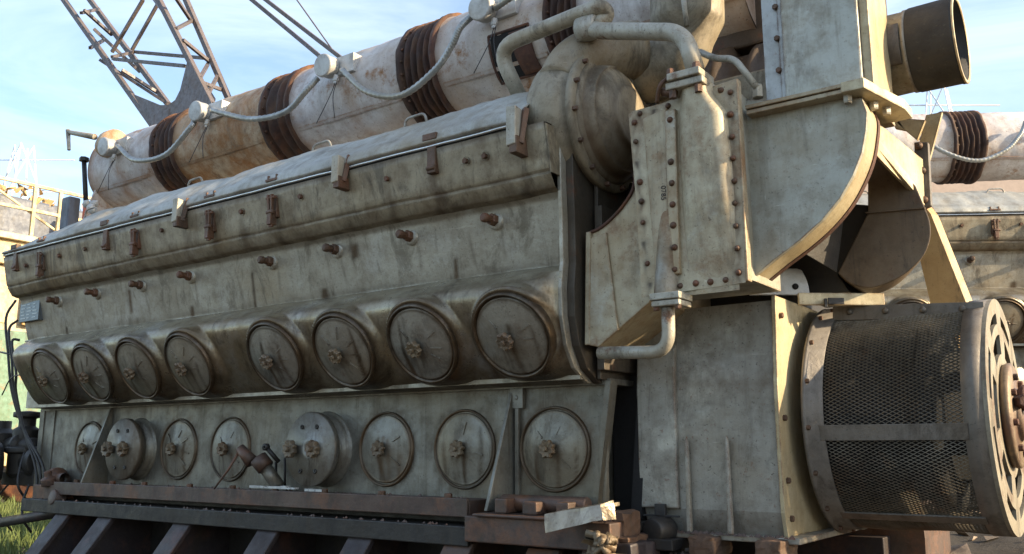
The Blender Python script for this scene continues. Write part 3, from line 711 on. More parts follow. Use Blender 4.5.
# ---- water pipes
def pipe(name, pts, r, mat, rad=.09, parent=None):
    mb = MB(); mb.tube(fillet(pts, rad, 8), r, 20); return put(name, mb, mat, parent or eng)
wp = pipe('water_pipe', [at(520,97,Y=2.72), at(497,48,Y=2.66), at(600,6,Y=2.62), at(608,14,Y=2.66), at(590,34,Y=2.62)], .030, M['pipe'], .10)
wp2 = pipe('water_pipe', [at(588,28,Y=2.63), at(600,31,Y=2.61), at(684,32,Y=2.58), at(696,72,Y=2.575)], .030, M['pipe'], .10)
mb = MB(); c0 = at(590,28,Y=2.63); mb.lathe([(.02,-.045),(.044,-.045),(.046,-.02),(.046,.02),(.040,.03),(.03,.03)], c0, (.98,.05,-.05), 24)
put('elbow_joint', mb, M['pipe'], wp2)
wp3 = pipe('drain_elbow', [at(668,308,Y=2.56), at(669,352,Y=2.56), at(600,353,Y=2.60)], .021, M['pipe'], .075)
pipe('small_air_line', [at(700,52,Y=2.75), at(716,59,Y=2.72), at(734,58,Y=2.70), at(757,88,Y=2.70)], .0115, M['pipe'], .05)
pipe('small_air_line', [at(682,-12,Y=2.72), at(687,26,Y=2.72)], .009, M['pipe'])
mb = MB(); mb.hexa(at(758,98,Y=2.71), (0,0,1), .019, .045); put('pipe_union', mb, M['pipe'], eng, .002)
pipe('thin_tube', [at(629,315,Y=2.75), at(655,303,Y=2.7)], .006, M['pipe'])

# ---- aftercooler
AX0, AX1, AZ0, AZ1, AY = -1.385, -1.003, .498, 1.150, 2.60
mb = MB(); mb.prism([(AX0-.012,AY,AZ1-.022),(AX1,AY,AZ1+.01),(AX1+.004,AY,AZ0+.005),(AX0+.03,AY,AZ0-.008)], (0,.035,0))
bx = [(AX0+.014+.035*k/8, AZ1-.06-(AZ1-AZ0-.09)*k/8) for k in range(9)]+[(AX1-.026, AZ1-.035-(AZ1-AZ0-.07)*k/8) for k in range(9)]+[(-1.233, AZ1-.085-(AZ1-AZ0-.15)*k/7) for k in range(8)]+[(-1.35,AZ1-.034),(-1.30,AZ1-.034)]
n0 = len(mb.v); mb.grid(lambda u, v: Vector((AX0+.002+.02*v+(AX1-AX0-.006-.02*v)*u, AY-.0015-.0015*wob(u*3,v*4), AZ1-.006-.012*(1-u)-(AZ1-AZ0-.006)*v)), 90, 120)
for i in range(n0, len(mb.v)):
    v = mb.v[i]; g = 0
    for x, z in bx:
        if v.z < z+.004: g += .7*math.exp(-((v.x-x-.006*math.sin(v.z*70+x*50))/.007)**2)*math.exp(-max(0,z-v.z)/(.03+.05*abs(wob(x*31+z*17))))
        g += .5*math.exp(-(math.hypot(v.x-x, v.z-z)/.016)**2)
    mb.g[i] = min(1, g)
ac = put('aftercooler', mb, M['cooler'], eng, .004)
mb = MB(); mb.box((AX0+.04,AY+.035,AZ0+.02),(AX1-.012,2.93,AZ1-.02)); put('cooler_core', mb, M['duct'], ac)
mb = MB(); mb.box((-1.50,3.02,.8),(-.98,3.3,1.36)); put('casing_backplate', mb, M['turbo'], ac, .01)
# raised left field and the dished water-box running down the middle
mb = MB(); mb.prism([(AX0+.048,AY-.012,AZ1-.055),(-1.245,AY-.012,AZ1-.035),(-1.252,AY-.012,AZ0+.25),(-1.245,AY-.012,AZ0+.06),(AX0+.078,AY-.012,AZ0+.05)], (0,.014,0))
put('raised_panel', mb, M['cooler'], ac, .008)
mb = MB()
def wbx(u, v):
    z = AZ1+.045-(AZ1+.045-AZ0+.02)*v
    lobes = [(0,-1.148,.048,.075),(.08,-1.143,.060,.080),(.22,-1.125,.088,.072),(.55,-1.120,.092,.055),(.78,-1.12,.092,.025),(.97,-1.12,.09,.005),(1,-1.12,.09,.001)]
    for (v0,c0,w0,h0),(v1,c1,w1,h1) in zip(lobes, lobes[1:]):
        if v0 <= v <= v1:
            t = sstep(v0,v1,v); c = c0+(c1-c0)*t; w = w0+(w1-w0)*t; h = h0+(h1-h0)*t; break
    s = 2*u-1; hh = .72*h*(1-abs(s)**(5 if s > 0 else 2.6))
    return Vector((c+w*s, AY+.004-hh, z))
mb.grid(wbx, 28, 40); put('water_box', mb, M['cooler'], ac)
mb = MB()
def wb2(u, v):
    z = AZ0+.27-(.30)*v; c = -1.262-.012*v; w = .034+.012*v; s = 2*u-1
    return Vector((c+w*s, AY+.004-(.015+.045*v)*(1-abs(s)**2.4)-.0, z))
mb.grid(wb2, 24, 30)
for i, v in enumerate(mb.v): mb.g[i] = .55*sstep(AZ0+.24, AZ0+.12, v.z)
put('lower_water_box', mb, M['cooler'], ac)
mb = MB(); mb.box((AX0+.215, AY-.02, AZ1-.30),(AX0+.222, AY, AZ1-.02)) if False else None
mb = MB(); mb.prism([(-1.252,AY-.016,AZ1-.05),(-1.214,AY-.016,AZ1-.05),(-1.218,AY-.016,AZ0+.05),(-1.250,AY-.016,AZ0+.05)], (0,.018,0)); put('centre_strip', mb, M['cooler'], ac, .002)
bl0 = None
def ac_bolt(x, z, y=AY):
    global bl0
    if bl0 is None:
        mb = MB(); mb.lathe([(.012,0),(.012,.002),(.010,.003)], (x,y,z), (0,-1,0), 16); mb.lathe([(.010,.002),(.010,.007),(.0075,.011),(0,.012)], (x,y,z), (0,-1,0), 12)
        bl0 = put('bolt', mb, M['rustbolt'], ac, org=(x,y,z))
    else:
        if random.random() < .06: return
        o = inst(bl0, (x+random.uniform(-.002,.002),y,z+random.uniform(-.002,.002)), ac, (random.uniform(-.06,.06), random.uniform(0,3), random.uniform(-.06,.06))); k = random.uniform(.78,.98); o.scale = (k,k*random.uniform(.8,1.2),k)
for k in range(9): ac_bolt(AX0+.014+.035*k/8, AZ1-.06-(AZ1-AZ0-.09)*k/8)
for k in range(9): ac_bolt(AX1-.026, AZ1-.035-(AZ1-AZ0-.07)*k/8)
for k in range(8): ac_bolt(-1.233, AZ1-.085-(AZ1-AZ0-.15)*k/7, AY-.016)
for x in (-1.35,-1.30,-1.245): ac_bolt(x, AZ1-.034+.02*(x+1.35)/.4)
for x in (-1.225,-1.17,-1.12,-1.07): ac_bolt(x, AZ0+.014)
ac_bolt(-1.06, AZ1-.018)
# flanges at the neck and foot
mb = MB(); p = at(690,80,Y=2.56); mb.box((p.x-.075,2.53,p.z-.028),(p.x+.055,2.64,p.z-.004)); mb.box((p.x-.065,2.52,p.z-.001),(p.x+.050,2.64,p.z+.024)); put('neck_flange', mb, M['pipe'], ac, .004)
for dx in (-.055,.035):
    mb = MB(); mb.hexa((p.x+dx,2.535,p.z+.02), (0,0,1), .014, .022); put('bolt', mb, M['rustbolt'], ac)
    mb = MB(); mb.hexa((p.x+dx,2.545,p.z-.055), (0,0,1), .013, .03); put('nut', mb, M['rustbolt'], ac)
mb = MB(); p2 = at(668,299,Y=2.55); mb.box((p2.x-.05,2.52,p2.z-.004),(p2.x+.052,2.62,p2.z+.018)); mb.box((p2.x-.047,2.525,p2.z-.024),(p2.x+.049,2.615,p2.z-.006)); put('foot_flange', mb, M['pipe'], ac, .003)
for dx in (-.036,.04):
    mb = MB(); mb.hexa((p2.x+dx,2.54,p2.z-.022), (0,0,-1), .010, .014); put('bolt', mb, M['rustbolt'], ac)
mb = MB(); mb.tube(smooth_path([at(668,78,Y=2.55), at(660,86,Y=2.53), at(657,103,Y=2.55)],6), .007, 8); mb.tube([at(663,92,Y=2.55), at(676,93,Y=2.55)], .015, 10); put('vent_cock', mb, M['rustbolt'], ac)
# stencilled number
def text(name, s, size, loc, rot, mat, parent, ext=.0006):
    cu = bpy.data.curves.new(name, 'FONT'); cu.body = s; cu.size = size; cu.extrude = ext; cu.align_x = 'CENTER'
    t = bpy.data.objects.new(name, cu); C.objects.link(t); bpy.context.view_layer.update()
    me = bpy.data.meshes.new_from_object(t.evaluated_get(bpy.context.evaluated_depsgraph_get()))
    bpy.data.objects.remove(t); me.materials.clear(); me.materials.append(mat)
    o = bpy.data.objects.new(name, me); C.objects.link(o); o.parent = parent; o.location = Vector(loc)-wpos(parent); o.rotation_euler = rot; WP[o.name] = Vector(loc)
    return o
q = at(669,192,Y=AY-.013); text('lettering', '0785', .025, (q.x-.028, AY-.0138, q.z), (PI/2, PI/2, 0), M['ink'], ac)

# ---- duct with the curved cut-out beside the turbo
def PY(pts, Y): return [Vector((at(x,y,Y=Y).x, Y, at(x,y,Y=Y).z)) for x, y in pts]
mb = MB(); mb.prism(PY([(634,112),(634,185),(625,203),(613,217),(600,228),(589,233),(586,343),(598,347),(650,302),(650,112)], 2.66), (0,.5,0))
mb.bar(*[at(x,y,Y=2.655) for x,y in ((589,232),(588,345))], .014, .02)
dl = put('air_duct', mb, M['cooler'], eng, .003)
mb = MB(); mb.tube(smooth_path([at(x,y,Y=2.657) for x,y in ((635,150),(634,185),(625,203),(613,217),(600,228),(589,233))],5), .006, 8); put('rolled_edge', mb, M['rust'], dl)
mb = MB(); mb.prism(PY([(590,238),(606,232),(618,330),(598,347),(588,345)], 2.652), (0,.012,0)); put('side_strip', mb, M['cooler'], dl, .003)
curve = [(862,98),(867,112),(866,130),(862,152),(853,175),(840,198),(822,220),(800,240),(775,259),(752,278)]
mb = MB(); mb.prism(PY([(735,100)]+curve+[(745,278),(738,180)], 2.70), (0,.02,0))
rd = put('scroll_duct', mb, M['duct'], eng, .002)
mb = MB()
cs = smooth_path(PY(curve, 2.715), 4); n = len(cs)
vs = []; fs = []
for p in cs: vs += [p, p+Vector((0,.115,0)), p+Vector((-.012,.115,.01)), p+Vector((-.012,0,.01))]
for i in range(n-1):
    for k in range(4): fs.append((i*4+k, i*4+(k+1)%4, i*4+4+(k+1)%4, i*4+4+k))
mb.add(vs, fs, False); put('rolled_side_plate', mb, M['lit_cream'], rd)  # cream stands in for sun on the duct's right edge
mb = MB()
vs = []; fs = []
for p in cs: vs += [p+Vector((.004,.11,0)), p+Vector((.004,.135,0)), p+Vector((-.016,.135,.012)), p+Vector((-.016,.11,.012))]
for i in range(n-1):
    for k in range(4): fs.append((i*4+k, i*4+(k+1)%4, i*4+4+(k+1)%4, i*4+4+k))
mb.add(vs, fs, False); put('edge_flange', mb, M['rust'], rd)
# hopper-like duct behind it
M['soot'] = weather('sooty_duct', (.20,.15,.10), (.07,.05,.035), streak=.5, metal=.1, rusty=(.6,.7))
hq = smooth_path([at(x,y,Y=3.15) for x,y in ((924,205),(930,222),(930,240),(922,258),(905,274),(885,284),(868,288),(850,283),(838,273))], 4)
hp = [at(868,133,Y=3.15), at(916,186,Y=3.15)] + hq + [at(868,213,Y=3.15)]
hc = Vector((sum(p.x for p in hp)/len(hp), 3.15, sum(p.z for p in hp)/len(hp)))
mb = MB(); A_ = [Vector((p.x,3.15,p.z)) for p in hp]; rings = [[hc+(p-hc)*k+Vector((-.30*dy,dy,0)) for p in A_] for k, dy in ((1,0),(.985,.04),(.93,.12),(.85,.22),(.74,.32))]
nn = len(hp); mb.add([q for rg in rings for q in rg], [list(range(nn))[::-1], list(range(4*nn,5*nn))]+[(a*nn+i, a*nn+(i+1)%nn, (a+1)*nn+(i+1)%nn, (a+1)*nn+i) for a in range(4) for i in range(nn)]); ho = put('turbo_outlet_duct', mb, M['soot'], eng, .004)
mb = MB(); mb.bar(at(866,213,Y=3.147), at(925,208,Y=3.147), .004, .012, up=(0,1,0)); put('seam', mb, M['soot'], ho)
mb = MB(); a1 = [at(x,y,Y=3.2) for x,y in ((800,200),(868,205),(868,216),(838,275),(850,292),(796,296),(780,262))]
mb.prism([Vector((p.x,3.2,p.z)) for p in a1], (0,.35,0)); put('dark_transition', mb, M['black'], ho, .003)
mb = MB(); mb.add([at(845,203,Y=3.12), at(836,272,Y=3.12), at(802,252,Y=2.95), at(812,224,Y=2.95)], [(0,1,2,3)]); put('inner_baffle', mb, M['black'], ho, solid=.006)
mb = MB(); mb.add([at(868,116,Y=2.83), at(922,160,Y=3.3), at(924,206,Y=3.3), at(870,150,Y=2.83)], [(0,1,2,3)]); put('side_sheet', mb, M['lit_cream'], ho, solid=.008)  # cream carries the yellow sunlight on this sheet
mb = MB(); mb.add([at(868,128,Y=2.825), at(916,186,Y=3.2), at(918,198,Y=3.2), at(867,138,Y=2.825)], [(0,1,2,3)]); put('side_rib', mb, M['lit_cream'], ho, solid=.012)
mb = MB(); mb.prism([Vector((p.x,3.30,p.z)) for p in [at(x,y,Y=3.3) for x,y in ((914,142),(928,142),(931,205),(924,208),(915,180))]], (0,.03,0)); fb = put('flange_bracket', mb, M['guard'], ho, .003)
for x,y in ((919,146),(922,171),(924,200)):
    mb = MB(); mb.lathe([(0,0),(.014,0),(.012,.012),(0,.014)], at(x,y,Y=3.298), (0,-1,0), 12); put('bolt', mb, M['rustbolt'], ho)
mb = MB(); mb.prism([at(x,y,Y=3.45) for x,y in ((878,105),(890,108),(895,128),(905,130),(917,140),(925,120),(900,118))], (0,.02,0)); mb.prism([at(x,y,Y=3.5) for x,y in ((918,148),(926,115),(942,112),(928,165),(920,190))], (0,.02,0)); put('torn_sheet', mb, M['lit_cream'], ho)

# ---- stack above the scroll duct
fl = PY([(690,106),(740,101),(800,95),(862,86),(862,94),(800,102),(740,107),(692,111)], 2.665)
mb = MB(); z1 = at(800,99,Y=2.66).z
mb.box((-1.0,2.655,z1-.014),(-.640,3.05,z1+.000)); mb.box((-1.0,2.650,z1+.003),(-.632,3.06,z1+.016))
sf = put('stack_flange', mb, M['cooler'], eng, .002)
mb = MB(); mb.prism([(-.70,2.645,z1-.016),(-.632,2.645,z1-.016),(-.575,2.90,z1-.016),(-.575,3.0,z1-.016),(-.70,3.0,z1-.016)], (0,0,.034)); put('flange_corner', mb, M['lit_cream'], sf, .003)  # sunlit flange corner coloured cream
for x, y in ((-.69,2.68),(-.64,2.78),(-.62,2.85)):
    mb = MB(); mb.hexa((x,y,z1-.014), (0,0,-1), .014, .026); put('bolt', mb, M['pipe'], sf)
mb = MB(); mb.box((-.885,2.70,z1+.016),(-.648,3.02,2.6)); stk = put('air_stack', mb, M['duct'], eng, .006)
mb = MB(); mb.box((-.955,2.72,z1+.016),(-.90,2.76,2.6)); mb.box((-.90,2.712,z1+.016),(-.885,2.75,2.6)); put('stack_side_flange', mb, M['pale'], stk, .003)
mb = MB(); mb.box((-.648,2.715,z1+.016),(-.620,2.78,2.6)); mb.box((-.648,2.80,z1+.016),(-.628,3.0,2.6)); put('corner_angle', mb, M['lit_cream'], stk, .003)  # cream stands in for the stack's sunlit right edge
for z in (1.20,1.31,1.42,1.53):
    mb = MB(); mb.hexa((-.905,2.718,z), (0,-1,0), .010, .014); put('bolt', mb, M['rustbolt'], stk)
# rubber-lipped outlet on the right of the stack
OY, OZ = 3.12, 1.33
mb = MB(); mb.lathe([(.10,-.06),(.172,-.05),(.175,-.03),(.175,0),(.150,.006)], (-.68,OY,OZ), (1,0,0), 56); of = put('outlet_pipe', mb, M['lit_cream'], eng)
mb = MB(); mb.lathe([(.128,.0),(.139,.0),(.137,.09),(.141,.092),(.141,.104),(.128,.104)], (-.68,OY,OZ), (1,0,0), 56); put('outlet_collar', mb, M['gen'], of)
mb = MB(); mb.lathe([(.128,.10),(.138,.10),(.143,.11),(.144,.235),(.146,.24),(.146,.248),(.134,.248),(.128,.10)], (-.68,OY,OZ), (1,0,0), 56); put('rubber_sleeve', mb, M['rubber'], of)
mb = MB(); mb.lathe([(.1445,.246),(.147,.248),(.147,.253),(.136,.253),(.134,.250)], (-.68,OY,OZ), (1,0,0), 56); put('worn_rim', mb, M['lit_cream'], of)
mb = MB(); mb.lathe([(.1425,.01),(.1445,.012),(.1445,.085),(.1425,.087)], (-.68,OY,OZ), (1,0,0), 16, a0=1.2, a1=2.2); put('sheet_patch', mb, M['guard'], of, solid=.002)
for k in range(12):
    a = 2*PI*k/12; mb = MB(); mb.hexa((-.678,OY+.160*math.cos(a),OZ+.160*math.sin(a)), (1,0,0), .011, .018); put('bolt', mb, M['rustbolt'], of)

# ---- accessory cluster at the left end
mb = MB()
mb.lathe([(0,-.14),(.09,-.14),(.13,-.10),(.13,.02),(.15,.03),(.15,.06),(.1,.07),(0,.07)], (-5.86,2.9,-.05), (0,0,1), 24)
mb.lathe([(0,.0),(.075,0),(.08,.1),(.05,.12),(.05,.17),(.085,.18),(.085,.21),(0,.22)], (-5.9,2.88,.02), (0,0,1), 24)
mb.lathe([(0,0),(.14,0),(.16,.05),(.16,.16),(.1,.2),(0,.2)], (-5.95,2.75,-.1), (-.2,-1,0), 24); mb.lathe([(0,0),(.11,0),(.12,.12),(.07,.15),(.07,.2),(0,.2)], (-6.2,2.85,-.02), (0,0,1), 20)
mb.lathe([(0,0),(.1,0),(.1,.06),(.07,.07),(.07,.2),(0,.2)], (-5.62,2.86,-.08), (-1,0,0), 24)
mb.box((-6.0,2.8,-.22),(-5.6,3.3,-.14)); mb.box((-5.9,3.0,-.2),(-5.56,3.8,.2))
put('water_pump', mb, M['black'], eng, .003)
mb = MB()
for k in range(3):
    z = random.uniform(-.2,.2); x = -5.55-random.uniform(.0,.35)
    mb.tube(smooth_path([(x,2.82,z),(x+random.uniform(-.1,.2),2.76,z-.12),(x+random.uniform(-.1,.12),2.74,z-.22),(x+.1,2.8,z-.3)],6), random.uniform(.006,.012), 8)
for k in range(3):
    x = -5.62-.05*k
    mb.tube(smooth_path([at(16+k*2,300+20*k,Y=2.72),at(6+3*k,318+12*k,Y=2.68),at(8+4*k,352+10*k,Y=2.68),at(12+2*k,392,Y=2.7),at(24,430,Y=2.74),at(44-4*k,470,Y=2.76),at(36,510,Y=2.76)],6), .008, 8)
mb.tube(smooth_path([at(0,352,Y=2.7),at(12,354,Y=2.68),at(22,350,Y=2.7)],4), .006, 8)
mb.tube(smooth_path([at(2,395,Y=2.7),at(14,376,Y=2.66),at(44,377,Y=2.60)],4), .004, 8)
put('wiring_loom', mb, M['wire'], eng)
mb = MB(); mb.tube([at(-6,444,Y=2.9), at(36,446,Y=2.85)], .05, 16); mb.tube(smooth_path([at(-6,470,Y=2.9), at(20,478,Y=2.84), at(42,470,Y=2.84)],5), .035, 14)
mb.lathe([(.02,-.03),(.07,-.03),(.07,.0),(.02,.0)], at(22,445,Y=2.84), (1,0,0), 20)
put('suction_pipe', mb, M['black'], eng)
mb = MB(); p = at(40,505,Y=2.74); mb.lathe([(.02,-.02),(.06,-.02),(.06,.03),(.03,.05),(.03,.12)], at(56,478,Y=2.74), (1,-.1,0), 16); mb.box((-5.35,2.68,-.30),(-5.05,2.8,-.2)); mb.lathe([(0,0),(.045,0),(.045,.04),(.02,.05),(.02,.08),(0,.08)], (-5.2,2.70,-.2),(0,-.3,1),14)
mb.lathe([(0,0),(.05,0),(.04,.06),(0,.06)], (-5.02,2.68,-.27),(0,-1,.2),12)
put('mounting_lug', mb, M['skidrust'], eng, .004)

# ================================================================== SKID
sk = root('engine_skid', (-3.5, 3.3, GZ), 'dark purple-brown steel skid with slanting side ribs carrying the engine', 'skid')
mb = MB()
mb.box((-5.05,2.655,-.245),(-2.12,2.80,-.185)); mb.box((-5.05,2.640,-.245),(-2.12,2.654,-.178))
put('mounting_rail', mb, M['skidrust'], sk, .003)
for k in range(9):
    x = -4.9+.33*k+random.uniform(-.05,.05); mb = MB(); mb.lathe([(.02,0),(.02,.004)], (x,2.70,-.185), (0,0,1), 12); mb.hexa((x,2.70,-.185), (0,0,1), .016, .02); put('bolt', mb, M['rustbolt'], sk)
mb = MB(); mb.box((-5.35,2.63,-.308),(-2.10,2.80,-.275)); mb.box((-5.35,2.76,-.275),(-1.5,4.2,-.245)); mb.box((-5.35,2.62,-.345),(-2.10,2.64,-.275)); put('side_beam', mb, M['black'], sk, .004)
mb = MB(); mb.box((-2.10,2.60,-.325),(-1.50,2.80,-.235)); mb.box((-2.05,2.58,-.235),(-1.62,2.80,-.224)); put('bracket_beam', mb, M['skidrust'], sk, .005)
mb = MB()
for x, w in ((-1.98,.05),(-1.86,.06),(-1.72,.05)): mb.box((x,2.62,-.224),(x+w,2.72,-.17+random.uniform(-.01,.01)))
mb.tube([(-2.0,2.70,-.19),(-1.64,2.70,-.19)], .03, 12)
put('jacking_lugs', mb, M['skidrust'], sk, .006)
for x in (-4.98,-4.56,-3.90,-3.28,-2.72,-2.22,-1.85):
    mb = MB(); w = .13
    mb.prism([(x,2.64,-.335),(x+w,2.64,-.335),(x+w-.02,2.30,GZ+.02),(x-.02,2.30,GZ+.02)], (0,.03,.0))
    mb.prism([(x+w*.5,2.66,-.335),(x+w*.5,2.33,GZ+.02),(x+w*.5,2.9,GZ+.02),(x+w*.5,2.9,-.335)], (.012,0,0))
    put('rib', mb, M['skid'] if x < -2.3 else M['skidrust'], sk, .004)
mb = MB(); mb.box((-5.4,2.26,GZ-.02),(-1.4,2.46,GZ+.05)); mb.box((-5.4,2.9,GZ-.02),(-1.4,2.94,-.275)); put('base_beam', mb, M['black'], sk, .006)
mb = MB(); mb.tube([at(-8,524,Y=2.75), at(85,508,Y=2.75)], .03, 10); put('tow_tube', mb, M['skid'], sk)

gsk = root('generator_skid', (-1.1, 3.4, GZ), 'purple-brown steel beam bed under the generator, topped with short blocks', 'skid')
for y in (2.80,3.85):
    mb = MB(); mb.box((-1.75,y,-.46),(-.98,y+.15,-.345)); put('bed_rail', mb, M['skid'], gsk, .005)
for x in (-1.7,-1.2):
    mb = MB(); mb.box((x,2.85,GZ-.02),(x+.2,4.0,-.46)); put('bed_leg', mb, M['skidrust'], gsk, .005)
i = 0
for x, w, lab in ((-1.52,.07,'first small rusty block under the generator, at its corner nearest the engine'),(-1.33,.085,'middle orange-rusty block under the generator'),(-1.11,.09,'orange-rusty block under the front right corner of the generator')):
    mb = MB(); mb.box((x,2.815,-.345),(x+w,2.98,-.279)); tag(put('packing_block', mb, M['wood'] if i else M['skid'], None, .005), lab, 'block', 'packing blocks under the generator'); i += 1
mb = MB(); a = at(607,534,Y=2.72); mb.box((a.x,2.68,a.z),(a.x+.085,2.80,a.z+.075)); mb.box((a.x-.01,2.66,a.z-.02),(a.x+.11,2.82,a.z)); tag(put('timber_block', mb, M['wood'], None, .008), 'orange-brown square block in the dark gap between engine and generator', 'block')
mb = MB(); mb.box((a.x-.05,2.64,GZ),(a.x+.14,2.84,a.z-.02)); tag(put('timber_stump', mb, M['skid'], None, .008), 'dark timber stump under the orange block beside the generator', 'block')
mb = MB(); mb.lathe([(0,-.05),(.04,-.05),(.045,-.03),(.045,.03),(.035,.05),(0,.05)], (a.x+.13,2.86,a.z+.01), (.2,1,0), 24); mb.box((a.x+.07,2.8,a.z-.05),(a.x+.2,2.95,a.z-.015)); tag(put('roller', mb, M['black'], None, .003), 'small black roller lying behind the orange block between engine and generator', 'roller')
# bright scrap plate on the skid
mb = MB(); q = [at(544,514,Y=2.50), at(599,505,Y=2.50), at(602,520,Y=2.48), at(545,533,Y=2.48)]
mb.prism(q, (0,.02,.004)); mb.prism([q[1]+Vector((0,.0,0)), q[1]+Vector((.014,.06,.012)), q[2]+Vector((.014,.06,.0)), q[2]], (.004,0,0))
mb.prism([q[0], q[1], q[1]+Vector((.01,.11,.006)), q[0]+Vector((.0,.11,.006))], (0,0,-.012))
tag(put('scrap_plate', mb, M['plate'], None, .001), 'bright scratched bare steel angle lying tilted on the rusty skid end', 'plate')
mb = MB(); a = at(600,548,Y=2.5)
for k in range(14): mb.tube([a+Vector((random.uniform(-.05,.05),random.uniform(-.03,.03),random.uniform(-.03,.05))) for _ in range(3)], .012, 6)
mb.box((a.x-.06,2.45,a.z-.1),(a.x+.06,2.56,a.z-.02)); mb.box((a.x-.07,2.42,GZ),(a.x+.07,2.58,a.z-.1))
tag(put('rag_bundle', mb, M['knob'], None), 'small bundle of pale crumpled rag on a dark post at the bottom centre', 'rag')

# ================================================================== GENERATOR
gen = root('generator', (-1.05, 3.45, -.27), 'grey main generator with cream end plate and cylindrical mesh vent guard, right of the engine', 'generator')
GX0, GX1, GY = -1.545, -1.045, 2.90
DY, DZ = 3.37, .108
mb = MB()
gp = [(2.925,-.276),(2.903,-.2),(2.90,-.05),(2.90,.2),(2.912,.35),(2.925,.49),(3.2,.50),(4.2,.50),(4.25,.2),(4.25,-.276)]
def gf(u, v):
    k = v*5; i = min(int(k), 4); t = k-i
    y = gp[i][0]*(1-t)+gp[i+1][0]*t; z = gp[i][1]*(1-t)+gp[i+1][1]*t
    X = -1.395+(GX1+1.395)*u
    return Vector((X, y+.002*wob(X*3, z*4), z))
mb.grid(gf, 30, 60, smooth=False)
mb.prism([(GX0+.01, y+.006, z) for y, z in gp], (GX1-GX0-.012,0,0))
for i, v in enumerate(mb.v[:31*61]):
    mb.g[i] = max(0, min(1, .35*math.exp(-((v.z-.215)/.02)**2) + .5*sstep(-.2,-.276,v.z) + .3*math.exp(-((v.x-GX1)/.02)**2)))  # darker at the crease, along the foot and right edge
hs = put('housing', mb, M['gen'], gen)
mb = MB(); mb.prism([(GX0, y-.016, z) for y, z in gp[1:5]+[(3.0,.43),(3.1,.43),(3.1,-.2)]], (.15,0,0)); put('side_door', mb, M['lit_cream'] if False else M['gen'], gen, .006)
mb = MB(); mb.box((GX0+.065,2.872,-.225),(GX0+.105,2.889,-.185)); mb.box((GX0+.02,2.874,-.228),(GX0+.155,2.886,-.222)); put('door_latch', mb, M['black'], gen, .002)
for x in (-1.36,-1.215):
    mb = MB(); mb.prism([(x-.006,2.895,-.276),(x+.014,2.895,-.276),(x+.010,2.895,.02),(x+.004,2.895,.045),(x-.002,2.895,.02)], (0,-.018,0)); put('rib', mb, M['gen'], gen, .005)
mb = MB(); mb.box((GX0,2.885,-.295),(GX1+.06,4.2,-.276)); put('foot_plate', mb, M['gen'], gen, .003)
# cream end plate
mb = MB(); mb.prism([(GX1, y-.008 if y < 3.1 else y, z) for y, z in [(2.925,-.276),(2.905,-.2),(2.90,-.05),(2.90,.2),(2.912,.35),(2.925,.505),(4.25,.505),(4.25,-.276)]], (.014,0,0)); put('end_plate', mb, M['lit_cream'], gen, .002)
mb = MB(); mb.bar(at(798,299,Y=3.04), at(884,299.5,Y=3.22), .012, .043); put('top_angle', mb, M['lit_cream'], gen, .003)
mb = MB(); q = at(836,301,Y=3.095); mb.bar(q+Vector((-.022,-.016,0)), q+Vector((.022,.016,0)), .006, .022); mb.bar(q+Vector((-.034,-.02,-.006)), q+Vector((-.026,-.015,-.006)), .012, .03); put('latch_plate', mb, M['black'], gen, .001)
for y, z in ((2.93,.1),(2.95,.44),(2.93,-.1),(2.945,-.22)):
    mb = MB(); mb.hexa((GX1+.014,y,z),(1,0,0),.010,.012); put('bolt', mb, M['rustbolt'], gen)
# lifting lug
p0 = at(780,295,Y=3.06); dv = Vector((.81,.59,0)); lug = [p0 + dv*(-.105*math.cos(PI*k/14)) + Vector((0,0,.095*min(1,math.sin(PI*k/14)*1.5))) for k in range(15)]
mb = MB(); mb.prism(lug, (-.009,.013,0)); lg = put('lifting_lug', mb, M['jbox'], gen, .003)
for q in (-.03,.055):
    mb = MB(); c0 = p0+dv*q+Vector((0,0,.055 if q < 0 else .03)); mb.lathe([(0,0),(.011,0),(.011,.002),(0,.002)], c0+Vector((.0006,-.0008,0)), (.59,-.81,0), 16); put('hole', mb, M['void'], lg)
mb = MB(); mb.prism([(GX1-.3,3.9,.50),(GX1-.3,4.0,.62),(GX1-.3,4.1,.62),(GX1-.3,4.2,.50)], (.3,0,0)); put('rear_lug', mb, M['lit_cream'], gen, .003)
mb = MB(); mb.box((GX0+.1,3.15,.50),(GX1-.06,3.9,.60)); put('void_box', mb, M['black'], gen, .005)  # black box stands in for the dark void above the housing

# vent guard
R = .377; X0, X1 = -.985, -.457
mb = MB(); mb.lathe([(.33,0),(.400,0),(.400,.012),(.386,.014),(.386,.066),(.376,.066),(.374,.0)], (X0,DY,DZ), (1,0,0), 96)
g1 = put('guard_ring', mb, M['guard'], gen)
for k in range(16):
    a = 2*PI*k/16+.1; mb = MB(); mb.hexa((X0+.012,DY+.392*math.cos(a),DZ+.392*math.sin(a)),(1,0,0),.008,.012); put('bolt', mb, M['rustbolt'], g1)
mb = MB(); mb.lathe([(.374,0),(.384,0),(.384,.058),(.374,.058),(.374,0)], (X1-.05,DY,DZ), (1,0,0), 96); put('guard_ring', mb, M['guard'], gen)
